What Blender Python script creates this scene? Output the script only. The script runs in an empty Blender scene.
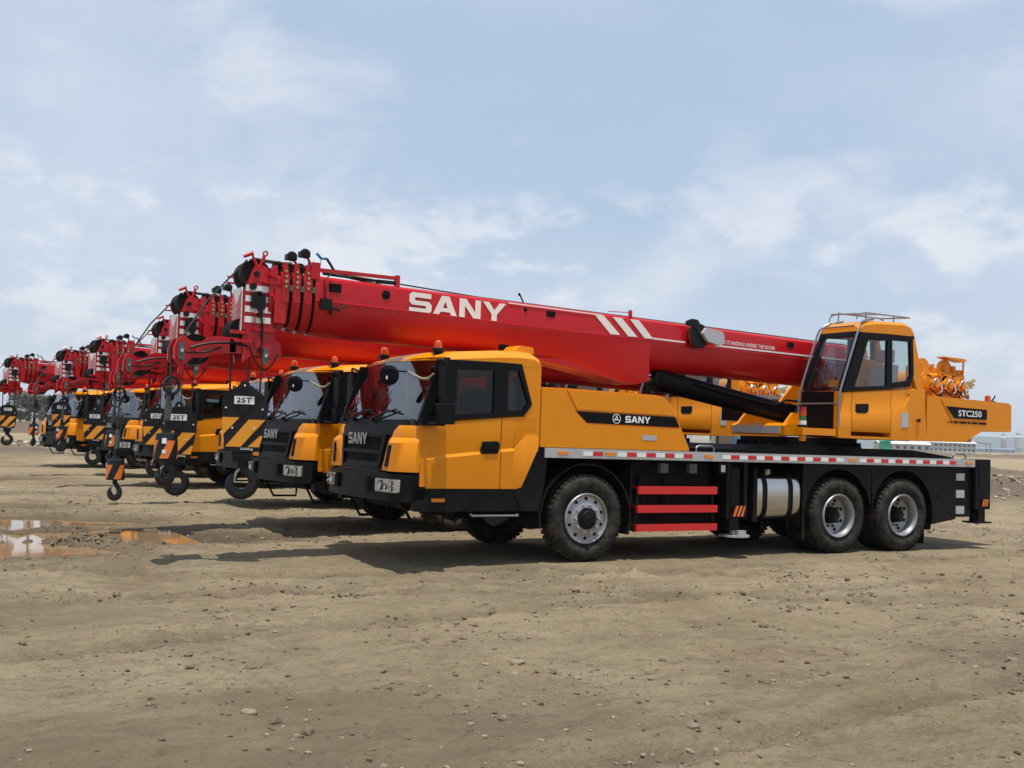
import bpy, bmesh, math, random
from mathutils import Vector, Matrix, noise
random.seed(7)
R=math.radians; PI=math.pi
sc=bpy.context.scene; COL=sc.collection
def L(r,g,b):
    f=lambda c:(c/255/12.92 if c/255<=.04045 else ((c/255+.055)/1.055)**2.4)
    return (f(r),f(g),f(b),1)
# ------------------------------------------------------------------ materials
def newmat(n):
    m=bpy.data.materials.new(n); m.use_nodes=True
    nt=m.node_tree; return m,nt,nt.nodes['Principled BSDF']
def paint(name,col,rough=.35,metal=0,var=.12,coat=0,dust=.0,scale=3,bump=0,spec=.5,low=0):
    m,nt,b=newmat(name); b.inputs['Specular IOR Level'].default_value=spec; N=nt.nodes; K=nt.links
    tc=N.new('ShaderNodeTexCoord'); no=N.new('ShaderNodeTexNoise'); no.inputs['Scale'].default_value=scale; no.inputs['Detail'].default_value=6
    K.new(tc.outputs['Object'],no.inputs['Vector'])
    mx=N.new('ShaderNodeMix'); mx.data_type='RGBA'
    c=col[:3]; mx.inputs['A'].default_value=(c[0]*(1-var),c[1]*(1-var),c[2]*(1-var),1); mx.inputs['B'].default_value=(min(1,c[0]*(1+var)),min(1,c[1]*(1+var)),min(1,c[2]*(1+var)),1)
    K.new(no.outputs['Fac'],mx.inputs['Factor']); out=mx.outputs['Result']
    if dust>0:
        n2=N.new('ShaderNodeTexNoise'); n2.inputs['Scale'].default_value=7; n2.inputs['Detail'].default_value=9; n2.inputs['Roughness'].default_value=.75
        K.new(tc.outputs['Object'],n2.inputs['Vector'])
        mr=N.new('ShaderNodeMapRange'); mr.inputs['From Min'].default_value=.42; mr.inputs['From Max'].default_value=.85; mr.inputs['To Max'].default_value=dust
        K.new(n2.outputs['Fac'],mr.inputs['Value'])
        m2=N.new('ShaderNodeMix'); m2.data_type='RGBA'; m2.inputs['B'].default_value=(.33,.27,.19,1)
        K.new(mr.outputs['Result'],m2.inputs['Factor']); K.new(out,m2.inputs['A']); out=m2.outputs['Result']
    if low>0:   # road dirt that settles on the lower parts of a vehicle
        sz=N.new('ShaderNodeSeparateXYZ'); K.new(tc.outputs['Object'],sz.inputs[0])
        lo=N.new('ShaderNodeMapRange'); lo.inputs['From Min'].default_value=1.25; lo.inputs['From Max'].default_value=.3; lo.inputs['To Max'].default_value=low; K.new(sz.outputs['Z'],lo.inputs['Value'])
        n4=N.new('ShaderNodeTexNoise'); n4.inputs['Scale'].default_value=4.5; n4.inputs['Detail'].default_value=10; n4.inputs['Roughness'].default_value=.8; K.new(tc.outputs['Object'],n4.inputs['Vector'])
        r4=N.new('ShaderNodeMapRange'); r4.inputs['From Min'].default_value=.40; r4.inputs['From Max'].default_value=.68; K.new(n4.outputs['Fac'],r4.inputs['Value'])
        mu=N.new('ShaderNodeMath'); mu.operation='MULTIPLY'; K.new(lo.outputs[0],mu.inputs[0]); K.new(r4.outputs[0],mu.inputs[1])
        m4=N.new('ShaderNodeMix'); m4.data_type='RGBA'; m4.inputs['B'].default_value=(.24,.19,.13,1); K.new(mu.outputs[0],m4.inputs['Factor']); K.new(out,m4.inputs['A']); out=m4.outputs['Result']
    K.new(out,b.inputs['Base Color'])
    r=N.new('ShaderNodeMapRange'); r.inputs['To Min'].default_value=rough*.75; r.inputs['To Max'].default_value=min(1,rough*1.3)
    n3=N.new('ShaderNodeTexNoise'); n3.inputs['Scale'].default_value=11; n3.inputs['Detail'].default_value=5; K.new(tc.outputs['Object'],n3.inputs['Vector'])
    K.new(n3.outputs['Fac'],r.inputs['Value']); K.new(r.outputs['Result'],b.inputs['Roughness'])
    b.inputs['Metallic'].default_value=metal
    if coat: b.inputs['Coat Weight'].default_value=coat; b.inputs['Coat Roughness'].default_value=.08
    if bump:
        bp=N.new('ShaderNodeBump'); bp.inputs['Strength'].default_value=bump; bp.inputs['Distance'].default_value=.01
        K.new(n3.outputs['Fac'],bp.inputs['Height']); K.new(bp.outputs['Normal'],b.inputs['Normal'])
    return m
def glassmat(name,tint,refl=.0,rough=.02,ior=1.5):
    m=bpy.data.materials.new(name); m.use_nodes=True; nt=m.node_tree; N=nt.nodes; K=nt.links; N.clear()
    o=N.new('ShaderNodeOutputMaterial'); mix=N.new('ShaderNodeMixShader'); t=N.new('ShaderNodeBsdfTransparent'); t.inputs[0].default_value=(*tint,1)
    g=N.new('ShaderNodeBsdfGlossy'); g.inputs['Roughness'].default_value=rough; g.inputs[0].default_value=(.95,.97,1,1)
    fr=N.new('ShaderNodeFresnel'); ge=N.new('ShaderNodeNewGeometry'); im=N.new('ShaderNodeMapRange'); im.inputs['To Min'].default_value=ior; im.inputs['To Max'].default_value=1/ior; K.new(ge.outputs['Backfacing'],im.inputs['Value']); K.new(im.outputs[0],fr.inputs['IOR'])
    mr=N.new('ShaderNodeMapRange'); mr.inputs['To Min'].default_value=refl; mr.inputs['To Max'].default_value=1
    K.new(fr.outputs[0],mr.inputs['Value']); K.new(mr.outputs[0],mix.inputs[0]); K.new(t.outputs[0],mix.inputs[1]); K.new(g.outputs[0],mix.inputs[2]); K.new(mix.outputs[0],o.inputs[0])
    return m
M={}
M['yellow']=paint('yellow_paint',(.73,.245,.0008),.34,var=.06,coat=.10,dust=.02,spec=.25,low=.24)
M['red']=paint('red_paint',(.45,.0035,.009),.32,var=.09,coat=.2,dust=.03,spec=.3)
M['redstep']=paint('red_step_paint',(.60,.014,.014),.4,var=.06,dust=.08)
M['black']=paint('black_paint',(.0035,.004,.0055),.42,var=.2,dust=.008,spec=.12,low=.10)
M['plastic']=paint('black_plastic',(.0042,.005,.007),.45,var=.2,dust=.008,bump=.12,spec=.14,low=.09)
M['under']=paint('chassis_black',(.004,.004,.005),.65,var=.3,dust=.04,spec=.1,low=.12)
M['rubber']=paint('tyre_rubber',(.013,.0125,.012),.8,var=.3,dust=.30,scale=6,bump=.4,spec=.2)
M['silver']=paint('wheel_silver',(.33,.34,.35),.4,metal=.5,var=.1,dust=.35)
M['alu']=paint('aluminium',(.5,.5,.5),.42,metal=.6,var=.1,dust=.12)
M['tank']=paint('stainless_tank',(.50,.50,.50),.2,metal=1,var=.04)
M['chrome']=paint('chrome',(.8,.8,.82),.1,metal=1,var=.02)
M['tube']=paint('galvanised_tube',(.25,.26,.28),.35,metal=.7,var=.08)
M['grey']=paint('grey_cover',(.42,.44,.45),.4,var=.05,dust=.1)
M['white']=paint('white_decal',(.78,.78,.77),.45,var=.04,dust=.06)
M['retred']=paint('reflective_red',(.55,.015,.02),.3,var=.05)
M['amber']=paint('amber_marker',(.75,.22,.01),.25,var=.05)
M['stripeyellow']=paint('stripe_yellow',(.75,.30,.01),.45,var=.06,dust=.1)
M['stripeorange']=paint('stripe_orange',(.72,.17,.02),.45,var=.06,dust=.1)
M['hookblack']=paint('hook_block_black',(.006,.0068,.009),.45,var=.2,dust=.03,spec=.3)
M['hooksteel']=paint('hook_steel',(.010,.009,.010),.55,metal=.1,var=.3,dust=.08,bump=.3)
M['rope']=paint('wire_rope',(.06,.05,.04),.7,metal=.2,var=.2)
M['cable']=paint('cable_black',(.006,.006,.007),.5,spec=.25)
M['wrap']=paint('wrapping_tape',(.24,.21,.16),.8,var=.3,scale=20,bump=.5)
M['seat']=paint('seat_fabric',(.03,.03,.034),.85,var=.2)
M['interior']=paint('cab_interior',(.035,.035,.038),.7,var=.2)
M['cream']=paint('pale_seat_cover',(.55,.55,.56),.6,var=.05)
M['brass']=paint('brass_fitting',(.45,.36,.16),.4,metal=.7)
M['greenish']=paint('limit_switch_green',(.07,.085,.07),.55,var=.2)
M['bluep']=paint('blue_paint',(.03,.22,.38),.45)
M['green']=paint('green_lens',(.01,.16,.06),.2)
M['glass']=glassmat('cab_glass',(.62,.66,.66),.0,ior=1.35)
M['wsglass']=glassmat('windshield_glass',(.56,.60,.60),.09)
M['opglass']=glassmat('operator_cab_glass',(.88,.92,.91),.01,ior=1.4)
m,nt,b=newmat('amber_lens'); b.inputs['Base Color'].default_value=(.65,.09,.006,1); b.inputs['Roughness'].default_value=.12; b.inputs['Transmission Weight'].default_value=.35; M['lens']=m
m,nt,b=newmat('red_lens'); b.inputs['Base Color'].default_value=(.5,.01,.01,1); b.inputs['Roughness'].default_value=.15; M['redlens']=m
m,nt,b=newmat('headlight_glass'); b.inputs['Base Color'].default_value=(.50,.52,.52,1); b.inputs['Roughness'].default_value=.2; b.inputs['Metallic'].default_value=.8; M['hl']=m
# ------------------------------------------------------------------ mesh builder
class MB:
    def __init__(s): s.b=bmesh.new()
    def _faces(s,vs,fs,mi=0):
        V=[s.b.verts.new(v) for v in vs]
        out=[]
        for f in fs:
            try:
                fc=s.b.faces.new([V[i] for i in f]); fc.material_index=mi; out.append(fc)
            except ValueError: pass
        return V,out
    def _bev(s,V,bev,seg=2):
        if bev<=0: return
        vs=set(V); es=[e for e in s.b.edges if e.verts[0] in vs and e.verts[1] in vs and len(e.link_faces)==2 and e.calc_face_angle(0)>R(25)]
        bmesh.ops.bevel(s.b,geom=es,offset=bev,segments=seg,affect='EDGES',profile=.5,clamp_overlap=True)
    def box(s,x0,x1,y0,y1,z0,z1,bev=0,mi=0,seg=2):
        V,_=s._faces([(x,y,z) for x in(x0,x1) for y in(y0,y1) for z in(z0,z1)],[(0,1,3,2),(4,6,7,5),(0,4,5,1),(2,3,7,6),(0,2,6,4),(1,5,7,3)],mi)
        s._bev(V,bev,seg); return s
    def prism(s,pts,a,c,axis='y',bev=0,mi=0,seg=2):
        n=len(pts)
        f={'y':lambda p,t:(p[0],t,p[1]),'x':lambda p,t:(t,p[0],p[1]),'z':lambda p,t:(p[0],p[1],t)}[axis]
        V,_=s._faces([f(p,a) for p in pts]+[f(p,c) for p in pts],[tuple(range(n)),tuple(range(2*n-1,n-1,-1))]+[(i,(i+1)%n,n+(i+1)%n,n+i) for i in range(n)],mi)
        s._bev(V,bev,seg); return s
    def ring(s,o,i,a,c,mi=0):   # frame between two outlines of equal length, in XZ, thickness a..c in Y
        n=len(o); vs=[(p[0],t,p[1]) for t in(a,c) for q in(o,i) for p in q]
        fs=[]
        for k in range(n):
            j=(k+1)%n
            fs+=[(k,j,n+j,n+k),(2*n+k,3*n+k,3*n+j,2*n+j),(k,2*n+k,2*n+j,j),(n+k,n+j,3*n+j,3*n+k)]
        s._faces(vs,fs,mi); return s
    def tube(s,pts,r,seg=8,mi=0,closed=False):
        pts=[Vector(p) for p in pts]; n=len(pts); rs=r if isinstance(r,(list,tuple)) else [r]*n
        vs=[];up=None
        for k,p in enumerate(pts):
            if closed: t=(pts[(k+1)%n]-pts[k-1]).normalized()
            else: t=(pts[min(k+1,n-1)]-pts[max(k-1,0)]).normalized()
            if up is None: up=t.orthogonal().normalized()
            u=(up-t*up.dot(t)); u=u.normalized() if u.length>1e-6 else t.orthogonal().normalized(); up=u; w=t.cross(u)
            for a in range(seg):
                q=2*PI*a/seg; vs.append(p+(u*math.cos(q)+w*math.sin(q))*rs[k])
        fs=[]
        for k in range(n if closed else n-1):
            k2=(k+1)%n
            fs+=[(k*seg+a,k*seg+(a+1)%seg,k2*seg+(a+1)%seg,k2*seg+a) for a in range(seg)]
        if not closed: fs+=[tuple(range(seg-1,-1,-1)),tuple(range((n-1)*seg,n*seg))]
        s._faces(vs,fs,mi); return s
    def cyl(s,p0,p1,r,r2=None,seg=20,mi=0): return s.tube([p0,p1],[r,r if r2 is None else r2],seg,mi)
    def lathe(s,prof,c,axis='y',seg=32,mi=0,closed=False,sgn=1,cap=True): # prof: (radius, offset along the axis)
        vs=[];n=len(prof)
        for k in range(seg):
            a=2*PI*k/seg
            for r,h in prof:
                h*=sgn; u,w=r*math.cos(a),r*math.sin(a)
                vs.append({'y':(c[0]+u,c[1]+h,c[2]+w),'x':(c[0]+h,c[1]+u,c[2]+w),'z':(c[0]+u,c[1]+w,c[2]+h)}[axis])
        fs=[]
        m_=n if closed else n-1
        for k in range(seg):
            k2=(k+1)%seg
            for j in range(m_):
                j2=(j+1)%n; fs.append((k*n+j,k*n+j2,k2*n+j2,k2*n+j))
        if not closed and cap:
            if prof[0][0]>1e-5: fs.append(tuple(k*n for k in range(seg)))
            if prof[-1][0]>1e-5: fs.append(tuple(k*n+n-1 for k in range(seg)))
        V,_=s._faces(vs,fs,mi)
        bmesh.ops.remove_doubles(s.b,verts=V,dist=1e-5); return s
    def patch(s,rows,nx,xf,th=.02,mi=0): # rows (z,ya,yb); sheet following the curved cab front, closed to a thickness
        vs=[];m_=len(rows)
        for d in(0,th):
            for z,ya,yb in rows:
                for i in range(nx+1):
                    y=ya+(yb-ya)*i/nx; vs.append((xf(y,z)+d,y,z))
        q=(nx+1)*m_; W=nx+1; fs=[]
        for j in range(m_-1):
            for i in range(nx):
                a=j*W+i; fs+=[(a,a+1,a+W+1,a+W),(q+a,q+a+W,q+a+W+1,q+a+1)]
        for i in range(nx): fs+=[(i,q+i,q+i+1,i+1),((m_-1)*W+i,(m_-1)*W+i+1,q+(m_-1)*W+i+1,q+(m_-1)*W+i)]
        for j in range(m_-1): fs+=[(j*W,(j+1)*W,q+(j+1)*W,q+j*W),(j*W+nx,q+j*W+nx,q+(j+1)*W+nx,(j+1)*W+nx)]
        s._faces(vs,fs,mi); return s
    def rows(s,xs,rws,yin,mi=0): # side panel: rws=[(zf(x), y)], xs columns; closed back at yin
        vs=[];nc=len(xs);nr=len(rws)
        for zf,y in rws:
            for x in xs: vs.append((x,y,zf(x)))
        for zf,y in rws:
            for x in xs: vs.append((x,yin,zf(x)))
        q=nc*nr;fs=[]
        for j in range(nr-1):
            for i in range(nc-1):
                a=j*nc+i; fs+=[(a,a+1,a+nc+1,a+nc),(q+a,q+a+nc,q+a+nc+1,q+a+1)]
        for i in range(nc-1): fs+=[(i,q+i,q+i+1,i+1),((nr-1)*nc+i,(nr-1)*nc+i+1,q+(nr-1)*nc+i+1,q+(nr-1)*nc+i)]
        for j in range(nr-1): fs+=[(j*nc,(j+1)*nc,q+(j+1)*nc,q+j*nc),(j*nc+nc-1,q+j*nc+nc-1,q+(j+1)*nc+nc-1,(j+1)*nc+nc-1)]
        s._faces(vs,fs,mi); return s
    def xf(s,mat):
        bmesh.ops.transform(s.b,matrix=mat,verts=s.b.verts); return s
    def flipy(s):   # mirror to the far side of the vehicle (its mid plane is y=1.25)
        for v in s.b.verts: v.co.y=2.5-v.co.y
        return s
    def build(s,name,mats,parent=None,smooth=35,label=None):
        bmesh.ops.recalc_face_normals(s.b,faces=s.b.faces)
        me=bpy.data.meshes.new(name); s.b.to_mesh(me); s.b.free()
        for m in (mats if isinstance(mats,(list,tuple)) else [mats]): me.materials.append(M[m] if isinstance(m,str) else m)
        if smooth:
            me.polygons.foreach_set('use_smooth',[True]*len(me.polygons)); me.set_sharp_from_angle(angle=R(smooth))
        o=bpy.data.objects.new(name,me); COL.objects.link(o)
        if parent is not None: o.parent=parent
        if label: o['label']=label
        return o
def empty(name,loc=(0,0,0),rz=0):
    o=bpy.data.objects.new(name,None); o.location=loc; o.rotation_euler=(0,0,rz); o.empty_display_size=.3; COL.objects.link(o); return o
def tag(o,label,cat,group=None,kind=None):
    o['label']=label; o['category']=cat
    if group:o['group']=group
    if kind:o['kind']=kind
    return o
def text(s,w,h,org,ux,uy,mat,parent,name='lettering',bold=.0,depth=.004,font_space=1.0):
    """letters scaled to exactly w x h metres, lower left corner at org"""
    cu=bpy.data.curves.new(name,'FONT'); cu.body=s; cu.size=1; cu.offset=bold; cu.space_character=font_space; cu.resolution_u=3
    ob=bpy.data.objects.new(name,cu); COL.objects.link(ob)
    dg=bpy.context.evaluated_depsgraph_get(); me=bpy.data.meshes.new_from_object(ob.evaluated_get(dg)); bpy.data.objects.remove(ob)
    xs=[v.co.x for v in me.vertices]; ys=[v.co.y for v in me.vertices]
    x0,x1,y0,y1=min(xs),max(xs),min(ys),max(ys)
    ux=Vector(ux).normalized(); uy=Vector(uy).normalized(); org=Vector(org)
    for v in me.vertices: v.co=org+ux*((v.co.x-x0)/(x1-x0)*w)+uy*((v.co.y-y0)/(y1-y0)*h)
    me.name=name; me.materials.clear(); me.materials.append(M[mat])
    o=bpy.data.objects.new(name,me); COL.objects.link(o)
    if parent is not None:o.parent=parent
    return o
LET={'S':[[(0,0),(.92,0),(1.08,.14),(1.08,.46),(.94,.60),(.30,.60),(.27,.63),(.27,.73),(.30,.76),(1.05,.76),(1.05,1),(.14,1),(0,.87),(0,.52),(.13,.38),(.78,.38),(.81,.35),(.81,.27),(.78,.24),(0,.24)]],
'A':[[(0,0),(.42,1),(.61,1),(.61,.72),(.49,.40),(.61,.40),(.61,.20),(.38,.20),(.29,0)],[(1.22,0),(.93,0),(.84,.20),(.61,.20),(.61,.40),(.73,.40),(.61,.72),(.61,1),(.80,1)]],
'N':[[(0,0),(0,1),(.34,1),(.80,.36),(.80,1),(1.08,1),(1.08,0),(.75,0),(.28,.65),(.28,0)]],
'Y':[[(0,1),(.33,1),(.60,.60),(.87,1),(1.2,1),(.74,.38),(.74,0),(.46,0),(.46,.38)]]}
def logo(w,h,org,ux,uy,mat,parent):
    ux=Vector(ux).normalized(); uy=Vector(uy).normalized(); org=Vector(org); x=0; tot=1.08+1.22+1.08+1.2+.25; s=MB()
    for ch,gap in (('S',.06),('A',.09),('N',.10),('Y',0)):
        for pl in LET[ch]: s._faces([org+ux*((x+p[0])/tot*w)+uy*(p[1]*h) for p in pl],[tuple(range(len(pl)))])
        x+=max(p[0] for pl in LET[ch] for p in pl)+gap
    return s.build('lettering',mat,parent,smooth=None)
def arc(cx,cz,r,a0,a1,n): return [(cx+r*math.cos(R(a0+(a1-a0)*k/n)),cz+r*math.sin(R(a0+(a1-a0)*k/n))) for k in range(n+1)]
def sag(p,q,d,n=8):
    p=Vector(p);q=Vector(q); return [p.lerp(q,k/n)-Vector((0,0,d*4*(k/n)*(1-k/n))) for k in range(n+1)]
def lerp(pts,v):
    if v<=pts[0][0]: return pts[0][1]
    for (a,x),(b_,y) in zip(pts,pts[1:]):
        if v<=b_: return x+(y-x)*(v-a)/(b_-a)
    return pts[-1][1]
# ================================================================== ONE CRANE (nose towards -X, near side at y=0, ground at z=0)
FP=[(.60,-2.56),(.70,-2.64),(1.04,-2.64),(1.08,-2.55),(1.56,-2.52),(1.70,-2.45),(2.50,-2.11)]
def xf(y,z,o=0):
    t=abs(y-1.25)/1.22; return lerp(FP,z)+.13*t*t+.13*max(0,(t-.82)/.18)**2*1.0+o
def xw(y,z,o=0):
    t=abs(y-1.25)/1.22; return lerp(FP,z)+.125*t*t+o
def make_crane():
    root=empty('truck_crane')
    B=lambda mb,n,m,p=root,**k: mb.build(n,m,p,**k)
    # ---- carrier cab -------------------------------------------------------
    cab=MB()
    roof=[(-2.14,2.385),(-2.08,2.43),(-1.8,2.50),(-1.26,2.55),(-.98,2.56),(-.82,2.55),(-.74,2.515),(-.72,2.385),(-.80,2.37),(-1.8,2.37)]
    sty=[.03,.045,.09,.18,.45,.85,1.25,1.65,2.05,2.32,2.41,2.455,2.47]
    vs=[];n=len(roof)
    for y in sty:
        t=abs(y-1.25)/1.22; dz=.085*max(0,(t-.86)/.14)**2; bul=-.13*(1-t*t); 
        for j,(x,z) in enumerate(roof):
            f=max(0,min(1,(-1.0-x)/1.1)); zz=z-(dz if z>2.45 else dz*.4 if z>2.4 else 0)+(.03*(1-t*t) if z>2.4 else .025*(1-t*t) if j==0 else 0)
            xx=xw(y,2.42,-.004) if j==0 else xw(y,2.46,.03) if j==1 else x+bul*f*.5
            vs.append((xx,y,zz))
    fs=[(k*n+j,k*n+(j+1)%n,(k+1)*n+(j+1)%n,(k+1)*n+j) for k in range(len(sty)-1) for j in range(n)]+[tuple(range(n)),tuple(range((len(sty)-1)*n,len(sty)*n))]
    cab._faces(vs,fs)
    cab.box(-.78,-.725,.06,2.44,.89,1.84,.01); cab.box(-.78,-.725,.06,2.44,2.30,2.40,.01)
    for ya,yb in((.06,.40),(1.15,1.32),(2.1,2.44)): cab.box(-.779,-.726,ya,yb,1.83,2.31)            # rear wall with two openings
    cab=B(cab,'carrier_cab','yellow')
    for ya in(.39,1.31):
        g=MB(); g.box(-.755,-.75,ya,ya+.80,1.83,2.31); B(g,'rear_window','glass',cab)
    fl=MB(); fl.box(-2.30,-.76,.07,2.43,.86,.92); fl.box(-2.36,-2.18,.14,2.36,1.3,1.69,.05); fl.box(-1.7,-.7,.5,2.0,.92,1.35,.06); B(fl,'cab_floor','interior',cab)
    belt=lambda x: 1.66+(x+2.25)*.099
    crz=lambda x: 1.235+(x+2.17)*.108
    for side in(0,1):
        def F(mb): return mb.flipy() if side else mb
        d=MB(); d.rows([-2.265,-1.8,-1.255],[(lambda x:belt(x),.075),(lambda x:belt(x)-.02,.035),(lambda x:belt(x)-.07,.03),(lambda x:crz(x)+.035,.050),(lambda x:crz(x),.026),(lambda x:1.02,.030),(lambda x:.90,.036)],.10)
        d=B(F(d),'door','yellow',cab)
        h=MB(); h.prism([(-1.53,1.34),(-1.50,1.455),(-1.30,1.465),(-1.27,1.43),(-1.28,1.34),(-1.31,1.315),(-1.50,1.31)],.036,.022,bev=.006); h.box(-1.49,-1.31,.004,.02,1.375,1.405,.006); B(F(h),'door_handle','plastic',d)
        q=MB()  # rear quarter, kick up of the crease
        q.rows([-1.243,-1.07],[(lambda x:belt(x),.075),(lambda x:belt(x)-.02,.035),(lambda x:belt(x)-.07,.03),(lambda x:crz(x)+.035,.050),(lambda x:crz(x),.026),(lambda x:1.02,.030),(lambda x:.90,.036)],.10)
        ck=lambda x: crz(-1.07)+(x+1.07)*1.0 if x<-.91 else 1.53+ (x+.91)*0
        q.rows([-1.07,-.91,-.905,-.735],[(lambda x:belt(x) if x<-.92 else belt(-.94),.075),(lambda x:belt(x)-.02 if x<-.92 else belt(-.94)-.02,.035),(lambda x:max(ck(x),crz(-1.07))+.05,.032),(lambda x:max(ck(x),crz(-1.07))+.02,.036),(lambda x:max(ck(x),crz(-1.07)),.027),(lambda x:1.02,.030),(lambda x:.90,.036)],.10)
        q.prism([(-1.0,2.40),(-.72,2.40),(-.722,1.0),(-.77,1.0),(-.77,1.74),(-.94,1.74),(-.94,1.79),(-.84,1.92)],.032,.095)
        B(F(q),'cab_quarter_panel','yellow',cab)
        f=MB()
        f.ring([(-2.345,1.66),(-2.10,2.395),(-1.25,2.405),(-1.25,1.765)],[(-2.20,1.73),(-1.99,2.28),(-1.37,2.30),(-1.37,1.80)],.022,.075)
        f.ring([(-1.246,1.765),(-1.246,2.405),(-1.0,2.40),(-.84,1.92),(-.94,1.79)],[(-1.18,1.83),(-1.18,2.33),(-1.04,2.32),(-.895,1.935),(-.965,1.84)],.022,.075)
        f.patch([(2.42,.03,.085),(2.2,.03,.08),(1.9,.03,.075),(1.645,.03,.07)],3,lambda y,z:xw(y,z,.016),.045)   # windscreen pillar
        B(F(f),'window_frame','plastic',cab)
        g=MB(); g.box(-2.2,-1.36,.045,.051,1.73,2.31); B(F(g),'door_window','glass',cab)
        g=MB(); g.prism([(-1.21,1.82),(-1.21,2.32),(-1.04,2.32),(-.90,1.93),(-.96,1.84)],.045,.051); B(F(g),'quarter_window','glass',cab)
        c=MB()  # corner panel with air intake
        ya=.028; 
        c.patch([(1.615,ya,.36),(1.55,ya,.42),(1.47,ya,.46)],10,lambda y,z:xf(y,z,-.005),.03)
        c.patch([(1.47,ya,.46),(1.445,ya,.47),(1.41,ya,.50),(1.12,ya,.60),(1.08,ya,.62)],10,lambda y,z:xf(y,z,-.01-.065*max(0,min(1,(1.47-z)/.05))*max(0,min(1,(.52-y)/.12))),.05)
        c=B(F(c),'corner_panel','yellow',cab)
        s=MB(); s.patch([(1.38,.33,.395),(1.13,.36,.435)],2,lambda y,z:xf(y,z,-.083),.02); B(F(s),'air_intake','black',c)
        st=MB(); st.box(-2.30,-2.20,.033,.095,.92,1.655,.01); B(F(st),'door_post','yellow',cab)
        seat=MB(); y0=.35
        seat.box(-1.75,-1.25,y0,y0+.5,1.25,1.42,.05); seat.prism([(-1.32,1.38),(-1.2,1.38),(-1.02,2.05),(-1.12,2.08)],y0,y0+.5,bev=.04); seat.box(-1.1,-1.0,y0+.12,y0+.38,2.08,2.25,.03); B(F(seat),'seat','seat',cab)
    sw=MB(); sw.lathe([(.2+.018*math.cos(a),.018*math.sin(a)) for a in [2*PI*k/6 for k in range(6)]],(0,0,0),'z',20,closed=True); sw.cyl((0,0,0),(0,0,-.3),.025); sw.box(-.19,.19,-.02,.02,-.01,.01)
    sw.xf(Matrix.Translation((-1.95,.6,1.75))@Matrix.Rotation(R(-35),4,'Y')); B(sw,'steering_wheel','interior',cab)
    w=MB(); w.patch([(z,lerp([(1.68,.06),(2.44,.07)],z),2.5-lerp([(1.68,.06),(2.44,.07)],z)) for z in(1.68,1.9,2.1,2.3,2.43)],24,lambda y,z:xw(y,z,.01),.006); B(w,'windshield','wsglass',cab)
    # front grille and cowl
    g=MB(); yb=[(1.72,.10),(1.62,.10),(1.60,.30),(1.56,.37),(1.45,.46),(1.2,.57),(1.06,.63)]
    g.patch([(z,y,2.5-y) for z,y in yb],20,lambda y,z:xf(y,z,.012),.06)
    for z0,z1,e in((1.47,1.50,.55),(1.27,1.31,.62),(1.09,1.13,.68)): g.patch([(z1,e,2.5-e),(z0,e+.01,2.49-e)],16,lambda y,z:xf(y,z,-.03),.06)
    for sgn in(0,1):
        m_=lambda y:2.5-y if sgn else y
        g.patch([(1.5,min(m_(.55),m_(.63)),max(m_(.55),m_(.63))),(1.09,min(m_(.66),m_(.72)),max(m_(.66),m_(.72)))],2,lambda y,z:xf(y,z,-.028),.06)
    g=B(g,'grille','plastic',cab)
    r=MB()
    for z0,z1,e in((1.32,1.46,.62),(1.14,1.26,.70)): r.patch([(z1,e,2.5-e),(z0,e+.03,2.47-e)],14,lambda y,z:xf(y,z,.006),.02)
    for z in(1.36,1.41,1.18,1.22): r.patch([(z+.008,.72,1.78),(z-.008,.72,1.78)],12,lambda y,z:xf(y,z,-.004),.02)
    B(r,'grille_slot','under',g)
    logo(.60,.14,(xf(1.25,1.4,-.035),1.60,1.375),(.0,-1,0),(0,0,1),'alu',g)
    for k,(y0,y1) in enumerate(((.55,1.05),(1.2,1.70),(1.75,2.2))):
        wp=MB(); a=(xf(y1,1.69,-.02),y1,1.69); b_=(xf(y0,1.80,-.02),y0,1.80)
        wp.tube([a,(xf((y0+y1)/2,1.76,-.04),(y0+y1)/2,1.76),b_],.012,6); wp.tube([(xf(y0-.12,1.75,-.005),y0-.12,1.75),(xf(y0+.3,1.82,-.01),y0+.3,1.80)],.011,5); wp.cyl((a[0]+.06,a[1],a[2]-.03),(a[0]-.03,a[1],a[2]),.025,seg=10); B(wp,'wiper','cable',cab)
    for y in(.44,2.06):
        bc=MB(); bc.lathe([(0,.135),(.025,.13),(.043,.115),(.052,.085),(.056,.03),(.0,.03)],(-1.93,y,2.515),'z',16,mi=0); bc.lathe([(.075,.0),(.07,.04),(.05,.05),(0,.05)],(-1.93,y,2.505),'z',16,mi=1); bc.cyl((-1.93,y,2.44),(-1.93,y,2.51),.05,seg=12,mi=1)
        bc.tube([(-2.0,y-.05,2.52),(-2.10,y-.16,2.49),(-2.08,y-.24,2.45)],.008,5,mi=1); B(bc,'roof_beacon',['lens','plastic'],cab)
    rb=MB(); rb.prism([(-.98,2.56),(-.90,2.645),(-.72,2.635),(-.70,2.55)],.25,.6,bev=.01); rb.box(-.95,-.86,.62,.72,2.56,2.68,.01,mi=1); B(rb,'roof_air_box',['yellow','plastic'],cab)
    for side in(0,1):   # mirrors
        def F(mb): return mb.flipy() if side else mb
        a0=MB(); a0.tube([(-2.25,.04,1.66),(-2.26,-.08,1.64),(-2.10,-.17,1.64)],.022,8); a0.box(-2.33,-2.13,-.03,.05,1.62,1.70,.02); B(F(a0),'mirror_bracket','plastic',cab)
        a=MB(); a.tube([(-2.12,.06,2.33),(-2.17,-.05,2.37),(-2.14,-.17,2.36),(-2.10,-.19,2.28)],.016,8); a=B(F(a),'mirror_arm','plastic',cab)
        m1=MB(); m1.box(-2.16,-2.02,-.27,-.09,1.885,2.30,.055,seg=5); m1=B(F(m1),'side_mirror','plastic',a)
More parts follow.
